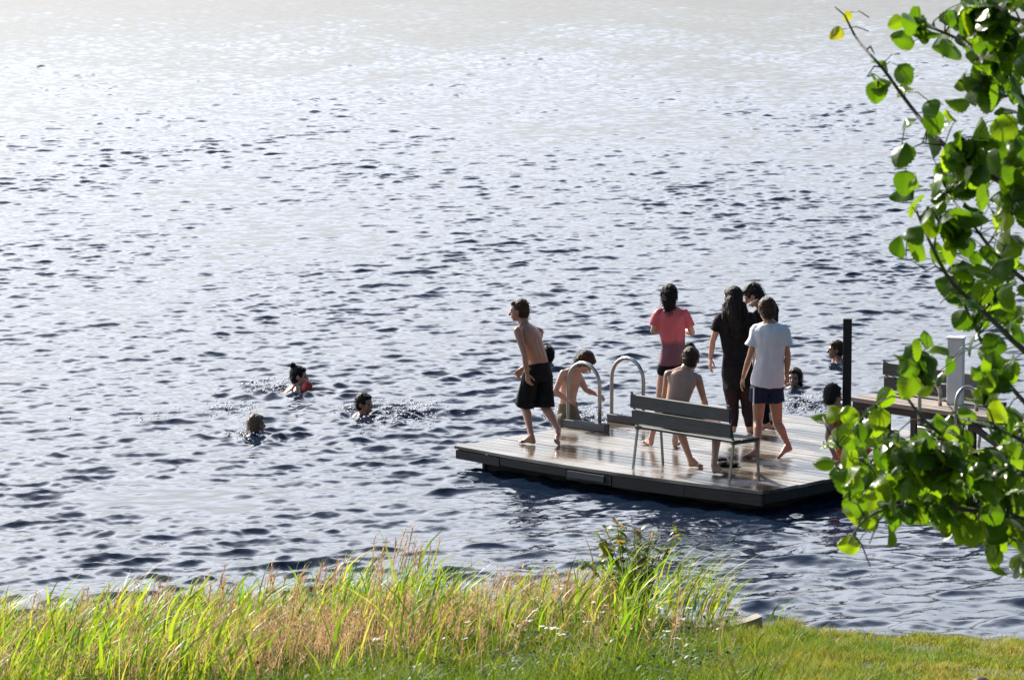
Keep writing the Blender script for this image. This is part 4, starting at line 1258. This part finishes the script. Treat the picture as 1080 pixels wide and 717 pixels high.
# yarrow
n = 42
x = np.concatenate([rng.uniform(-2.4, 1.5, n - 20), rng.uniform(.1, 1.4, 20)]); t = rng.uniform(1.0, 3.6, n); y = shore_v(x) - t; z = bank_v(x, y)
bb = np.stack([x, y, z], -1); hs = rng.uniform(.18, .36, n); la = rng.uniform(0, 6.28, n)
parts = [blades(bb, hs, np.full(n, .005), la, np.full(n, .08), 2, tipw=.8)]
tip = bb + np.stack([np.cos(la) * hs * .08, np.sin(la) * hs * .08, hs], -1)
sv, sf = merge(parts)
tag(link('flower_stalks', np_mesh('flower_stalks', sv, sf), G_WEED), 'thin green stalks under the small white flower heads', 'flowers', kind='stuff')
fv, ff = [], []
for i in range(n):
    for k in range(9):
        a = rng.uniform(0, 6.28); r_ = rng.uniform(0, .034) if k else 0
        c = tip[i] + np.array([math.cos(a) * r_, math.sin(a) * r_, rng.uniform(-.006, .004)])
        s_ = rng.uniform(.007, .013); o_ = len(fv)
        for j in range(6): fv.append(c + s_ * np.array([math.cos(j * 1.047), math.sin(j * 1.047), 0]))
        fv.append(c + np.array([0, 0, s_ * .5]))
        for j in range(6): ff.append((o_ + j, o_ + (j + 1) % 6, o_ + 6))
tag(link('flower_heads', np_mesh('flower_heads', np.array(fv), np.array(ff)), FLOWER), 'small flat white flower heads scattered over the bank', 'flowers', kind='stuff')

# tall leafy weed standing up out of the reeds
wx = G(665, 655, 0).x
wb = V((wx, shore(wx) - .40, bank(wx, shore(wx) - .40)))
weed = empty('tall_weed', wb, 'tall leafy weed with orange tinged leaves rising above the reeds', 'plant')
stems = MB(); lv = []; ly = []; ltip = []
for i in range(17):
    a = random.uniform(0, 6.28); sp = random.uniform(.05, .42); h = random.uniform(.62, .98) * (1 - .45 * sp)
    o2 = wb + V((random.uniform(-.08, .08), random.uniform(-.08, .08), 0))
    pts = [o2 + V((math.cos(a) * sp * q_ ** 1.4, math.sin(a) * sp * q_ ** 1.4, h * q_)) for q_ in np.linspace(0, 1, 6)]
    stems.tube(pts, [.008, .007, .006, .005, .004, .002], 6)
    for k in range(44):
        q_ = random.uniform(.25, 1.0); p = pts[min(4, int(q_ * 5))].lerp(pts[min(5, int(q_ * 5) + 1)], q_ * 5 % 1)
        (ltip if q_ > .82 and random.random() < .35 else lv).append(tuple(p))
stems.build('stem', simple('weed_stem', (0.10, 0.09, 0.03), (0.16, 0.10, 0.05), .7), weed, True)
a_ = np.array(lv + ltip); k = len(a_)
v_, f_ = leaf_quads(a_, rng.uniform(.06, .13, k), rng.uniform(.030, .060, k), rng.uniform(0, 6.28, k), rng.uniform(-.3, 1.0, k))
link('leaf_mass', np_mesh('leaf_mass', v_, f_), leafy('tall_weed_leaf', [(0, (0.05, 0.10, 0.012)), (.5, (0.11, 0.18, 0.02)), (.8, (0.20, 0.22, 0.03)), (.9, (0.32, 0.18, 0.04)), (1, (0.34, 0.14, 0.04))], .5, .45), weed)

# weathered plank at the water's edge, stone in the lawn
a = G(708, 664.5, .15); b2 = G(801, 654.5, .19)
mb = MB()
dr = (b2 - a).normalized(); pr = V((-dr.y, dr.x, 0)).normalized()
pts = []
n = 12
top = []
for i in range(n + 1):
    t = i / n
    c = a.lerp(b2, t) + V((0, 0, .05 * (2 * t - 1) ** 2 * (1 if t > .5 else .4)))
    wdt = .14 * (1 - .55 * t)
    top.append((c, wdt))
rings = [[c - pr * w_, c + pr * w_, c + pr * w_ - V((0, 0, .035)), c - pr * w_ - V((0, 0, .10))] for c, w_ in top]
mb.rings([r_[::-1] for r_ in rings])
tag(mb.build('plank', wood('old_plank_wood', (0.16, 0.13, 0.10), (0.36, 0.31, 0.25), .75, dr)), 'old weathered plank lying tilted at the waterline beside the reeds', 'plank')
mb = MB(); c = G(1036, 719.5, .40); c.z = bank(c.x, c.y) + .012
mb.ell(c, (.075, 0, 0), (0, .07, 0), (0, 0, .05), 20, 12); mb.ell(c + V((-.08, .03, -.01)), (.05, 0, 0), (0, .05, 0), (0, 0, .035), 20, 12)
tag(mb.skin('stone', simple('dark_stone', (0.014, 0.014, 0.016), (0.035, 0.035, 0.038), .7, 14, .6, 40), None, .012, 2, wrinkle(.014, (18, 45), 60)), 'dark stone lying in the lawn at the lower right', 'stone')

# ------------------------------------------------------------------ alder branches reaching in from the right
LEAF_L = [  # px, py, size px, tone (0 dark .. 1 yellow)
 (893, 16, 20, 1.0), (883, 36, 30, 1.0), (963, 22, 36, .5), (951, 45, 42, .4), (925, 75, 44, .4), (955, 98, 34, .45), (980, 112, 32, .35), (956, 130, 34, .4), (983, 154, 46, .25),
 (1007, 83, 40, .45), (1034, 13, 58, .6), (998, 20, 30, .3), (1005, 50, 44, .5), (1052, 45, 44, .4), (1025, 116, 44, .55), (1034, 147, 42, .4), (1066, 20, 46, .5), (1072, 70, 46, .35),
 (1050, 90, 46, .5), (1072, 110, 44, .3), (1060, 135, 44, .45), (1078, 160, 46, .4), (1045, 172, 40, .5), (1068, 190, 44, .3), (1020, 185, 40, .6), (1000, 178, 30, .8),
 (954, 210, 42, .5), (972, 223, 44, .45), (963, 194, 22, .95), (963, 246, 36, .6), (964, 268, 44, .4), (982, 281, 44, .35), (1003, 303, 46, .4), (1052, 237, 42, .7), (994, 196, 40, .6),
 (1034, 210, 44, .55), (1012, 232, 42, .4), (1018, 258, 38, .45), (1036, 285, 42, .5), (1038, 312, 42, .35), (1070, 215, 44, .5), (1075, 250, 40, .4), (1060, 285, 44, .55), (1072, 310, 44, .4),
 (1018, 342, 46, .45), (1010, 290, 40, .3), (1043, 372, 36, .3), (1073, 384, 34, .2), (1050, 402, 32, .5), (1034, 410, 26, .3), (1060, 345, 38, .5), (1075, 350, 36, .4), (1025, 322, 38, .4),
 (957, 395, 48, 1.0), (974, 404, 34, .8), (937, 416, 40, .95), (927, 434, 40, .9), (895, 446, 42, .95), (877, 434, 36, .85), (874, 473, 30, .8), (870, 485, 34, .8), (923, 473, 46, .45),
 (886, 496, 44, .75), (911, 524, 50, .75), (895, 546, 36, .7), (897, 575, 44, .95), (930, 565, 44, .55), (976, 446, 48, .15), (997, 464, 40, .2), (1033, 457, 46, .55), (1066, 436, 50, .85),
 (1070, 464, 46, .2), (1047, 556, 44, .3), (1072, 582, 46, .35), (1078, 600, 40, .3), (910, 450, 34, .5), (1012, 440, 34, .35)]
LEAF_L += [(905, 470, 44, .6), (888, 462, 42, .75), (900, 488, 42, .5), (915, 456, 40, .8), (930, 490, 44, .4), (942, 470, 42, .3), (912, 502, 42, .7), (928, 450, 38, .85), (880, 480, 40, .7), (945, 495, 42, .2), (958, 478, 42, .5), (893, 436, 36, .9), (968, 380, 36, .2), (990, 372, 34, .3), (1003, 386, 32, .1), (985, 392, 28, .6)]
N_MAN = len(LEAF_L)
# dense lower mass and right edge fill
dense = [((930, 470), (1085, 545), 300, 42), ((880, 470), (960, 525), 34, 40), ((905, 525), (985, 560), 16, 38), ((985, 530), (1085, 570), 55, 42), ((1045, 560), (1090, 605), 22, 42), ((1030, -10), (1100, 235), 190, 46), ((985, 100), (1040, 180), 8, 38), ((1000, 215), (1050, 330), 26, 42), ((1020, 60), (1060, 160), 10, 42), ((1045, 225), (1100, 370), 75, 44), ((1045, 440), (1095, 475), 16, 40), ((940, 195), (985, 290), 8, 34), ((960, 450), (1040, 475), 10, 38)]
rr_ = random.Random(5)
for (x0, y0), (x1, y1), cnt, sz in dense:
    for _ in range(cnt):
        LEAF_L.append((rr_.uniform(x0, x1), rr_.uniform(y0, y1), sz * rr_.uniform(.7, 1.1), rr_.uniform(.0, .75)))
DT = 6.5
tree_x = 1.95; ty = 6.9
tz = bank(tree_x, ty)
alder = empty('alder_tree', V((tree_x, ty, tz)), 'leafy alder branches with rounded bright green leaves at the right edge, nearest of all', 'tree')
BARK = simple('alder_bark', (0.05, 0.042, 0.035), (0.10, 0.085, 0.07), .8, 8, .6, 60, stretch=(1, 1, .3))
mb = MB()
trunk_pts = [V((tree_x, ty, tz - .1)), V((tree_x + .02, ty, tz + .8)), V((tree_x - .02, ty + .03, tz + 1.7)), V((tree_x + .03, ty, tz + 2.6)), V((tree_x, ty - .03, tz + 3.6)), V((tree_x + .05, ty, tz + 4.6))]
mb.tube(trunk_pts, [.11, .095, .085, .075, .06, .03], 14); mb.build('trunk', BARK, alder, True)
twigs = [  # px polyline, radius at the thick end
 [(1130, 232), (1085, 205), (1045, 187), (1005, 163), (978, 135), (953, 103), (930, 70), (905, 45), (893, 22)],
 [(1130, 150), (1085, 110), (1050, 75), (1020, 45), (985, 30), (955, 22)],
 [(1130, 60), (1090, 30), (1050, 10), (1030, 8)],
 [(1130, 405), (1080, 372), (1040, 330), (1003, 300), (985, 265), (968, 228), (960, 200)],
 [(1130, 330), (1085, 300), (1050, 270), (1025, 235), (1000, 205)],
 [(1130, 470), (1085, 430), (1055, 395), (1030, 350), (1018, 325)],
 [(1130, 520), (1080, 500), (1030, 480), (985, 455), (955, 420), (950, 395)],
 [(1130, 535), (1070, 520), (1010, 510), (960, 500), (915, 490), (880, 470), (868, 440)],
 [(1130, 560), (1070, 545), (1010, 535), (950, 530), (910, 545), (895, 572)],
 [(1130, 600), (1090, 585), (1060, 560), (1020, 545)],
 [(1130, 500), (1090, 470), (1050, 450), (1010, 440)],
]
node_pts = []; TIPS = []
rr_ = random.Random(9)
for tw in twigs:
    dep = DT + rr_.uniform(-.35, .35)
    pts = [P(x, y, dep + .25 * (i / len(tw)) * rr_.uniform(-1, 1)) for i, (x, y) in enumerate(tw)]
    # join to the trunk
    p0 = pts[0]
    tp = V((tree_x, ty, max(tz + .6, min(tz + 4, p0.z - .35))))
    full = [tp, tp.lerp(p0, .5) + V((0, 0, .06))] + pts
    # smooth
    sm = []
    for i in range(len(full) - 1):
        for q_ in (0, .34, .67): sm.append(full[i].lerp(full[i + 1], q_))
    sm.append(full[-1])
    for _ in range(2): sm = [sm[0]] + [(sm[i - 1] + sm[i] * 2 + sm[i + 1]) / 4 for i in range(1, len(sm) - 1)] + [sm[-1]]
    rad = [.007 * (1 - i / len(sm)) ** 1.1 + .0013 for i in range(len(sm))]
    mb = MB(); mb.tube(sm, rad, 8)
    node_pts += sm[6:]
    for i in range(8, len(sm) - 1, 2):
        tdir = (sm[min(i + 1, len(sm) - 1)] - sm[i - 1]).normalized()
        sd = V((rr_.uniform(-1, .4), rr_.uniform(-.8, .8), rr_.uniform(-1, 1)))
        dv = (tdir * .6 + sd).normalized(); Ls = rr_.uniform(.04, .12) * (1 - .5 * i / len(sm))
        q1 = sm[i] + dv * Ls * .5 + V((0, 0, .008)); q2 = sm[i] + dv * Ls + V((0, 0, -.004))
        mb.tube([sm[i], q1, q2], [.0022, .0016, .001], 6)
        node_pts += [q1, q2]
        if rr_.random() < .75 and px_of(q2.x, q2.y, q2.z)[0] > 935: TIPS.append(q2)
    mb.build('branch', BARK, alder, True)
# leaves: rounded, shallowly notched, folded along the midrib, drooping
def one_leaf(c, size, nrm, axis, seed, fold, curl):
    """c base of blade; axis towards tip; returns verts, quads on a 5 x 9 grid"""
    r = random.Random(seed)
    z = nrm.normalized(); y = (axis - z * axis.dot(z)).normalized(); x = y.cross(z)
    nu, nv = 8, 14
    v = []; asp = r.uniform(.80, .98); wav = r.uniform(0, 6.28); wa = r.uniform(.015, .06)
    for j in range(nv + 1):
        t = j / nv
        hw = asp * .5 * (math.sin(math.pi * min(1, t ** .72)) ** .62 if 0 < t < 1 else 0.0) + .004
        for i in range(nu + 1):
            s = i / nu * 2 - 1
            ser = 1 + (.075 if j % 2 else -.045) * abs(s) ** 4 * r.uniform(.5, 1.2)
            tt = t - (.06 * (1 - abs(s)) ** 2 * (t ** 8))
            px_ = s * hw * ser
            zz = -fold * abs(px_) + curl * (tt - .3) ** 2 * -1 + wa * math.sin(6 * tt + wav + s * 2.4) + .045 * math.cos(tt * 32 - abs(s) * 7) * abs(s) * (1 - abs(s))
            v.append(c + (x * px_ + y * tt + z * zz) * size)
    f = [(j * (nu + 1) + i, j * (nu + 1) + i + 1, (j + 1) * (nu + 1) + i + 1, (j + 1) * (nu + 1) + i) for j in range(nv) for i in range(nu)]
    return v, f
lf = MB(); ylf = MB(); llf = MB(); pet = MB()
rr_ = random.Random(21)
for q2 in TIPS:
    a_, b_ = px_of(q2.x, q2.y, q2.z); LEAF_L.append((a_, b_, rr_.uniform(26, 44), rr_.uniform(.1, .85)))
for k, (px, py, sz, tone) in enumerate(LEAF_L):
    dep = DT + rr_.uniform(-.45, .45)
    c = P(px, py, dep)
    near = min(node_pts, key=lambda p: (p - c).length)
    if k >= N_MAN and (near - c).length > .085:
        c = near + (c - near).normalized() * rr_.uniform(.03, .085)
    elif (near - c).length > .25:
        c = P(px, py, c.y + (near.y - c.y) * .5)
    size = sz / F * DT * .70
    to = (c - near); to = to.normalized() if to.length > .01 else V((-1, 0, 0))
    ax = (to * .7 + V((rr_.uniform(-.5, .3), rr_.uniform(-.5, .5), rr_.uniform(-.9, .2)))).normalized()
    if tone > .8: nm = V((rr_.uniform(-.7, .7), -1.0, rr_.uniform(.0, .9))); size *= .86
    else: nm = V((rr_.uniform(-1, 1), -rr_.uniform(-.2, 1.0), rr_.uniform(-.1, 1.1)))
    base = c - ax * size * .5
    v, f = one_leaf(base, size, nm, ax, k, rr_.uniform(.1, .6), rr_.uniform(-.2, .8))
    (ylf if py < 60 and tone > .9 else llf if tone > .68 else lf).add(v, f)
    mid = near.lerp(base, .5) + V((0, 0, .01))
    L_ = (near - base).length
    st = near if L_ < .13 else base + (near - base) * (.05 / L_)
    lf.tube([st, st.lerp(base, .5) + V((0, 0, .006)), base + ax * size * .08], [.0012, .001, .0008], 5)
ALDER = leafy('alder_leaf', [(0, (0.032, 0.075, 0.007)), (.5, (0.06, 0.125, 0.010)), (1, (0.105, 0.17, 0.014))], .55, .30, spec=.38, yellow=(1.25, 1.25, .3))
ALDER_L = leafy('lit_alder_leaf', [(0, (0.10, 0.18, 0.010)), (1, (0.17, 0.23, 0.014))], .6, .3, spec=.4, yellow=(1.2, 1.25, .3))  # lighter copy of the leaf colour, with the sunlit look put in
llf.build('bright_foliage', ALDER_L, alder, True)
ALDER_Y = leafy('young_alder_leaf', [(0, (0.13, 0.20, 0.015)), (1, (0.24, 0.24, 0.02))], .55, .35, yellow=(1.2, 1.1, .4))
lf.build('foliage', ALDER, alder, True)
ylf.build('young_foliage', ALDER_Y, alder, True)
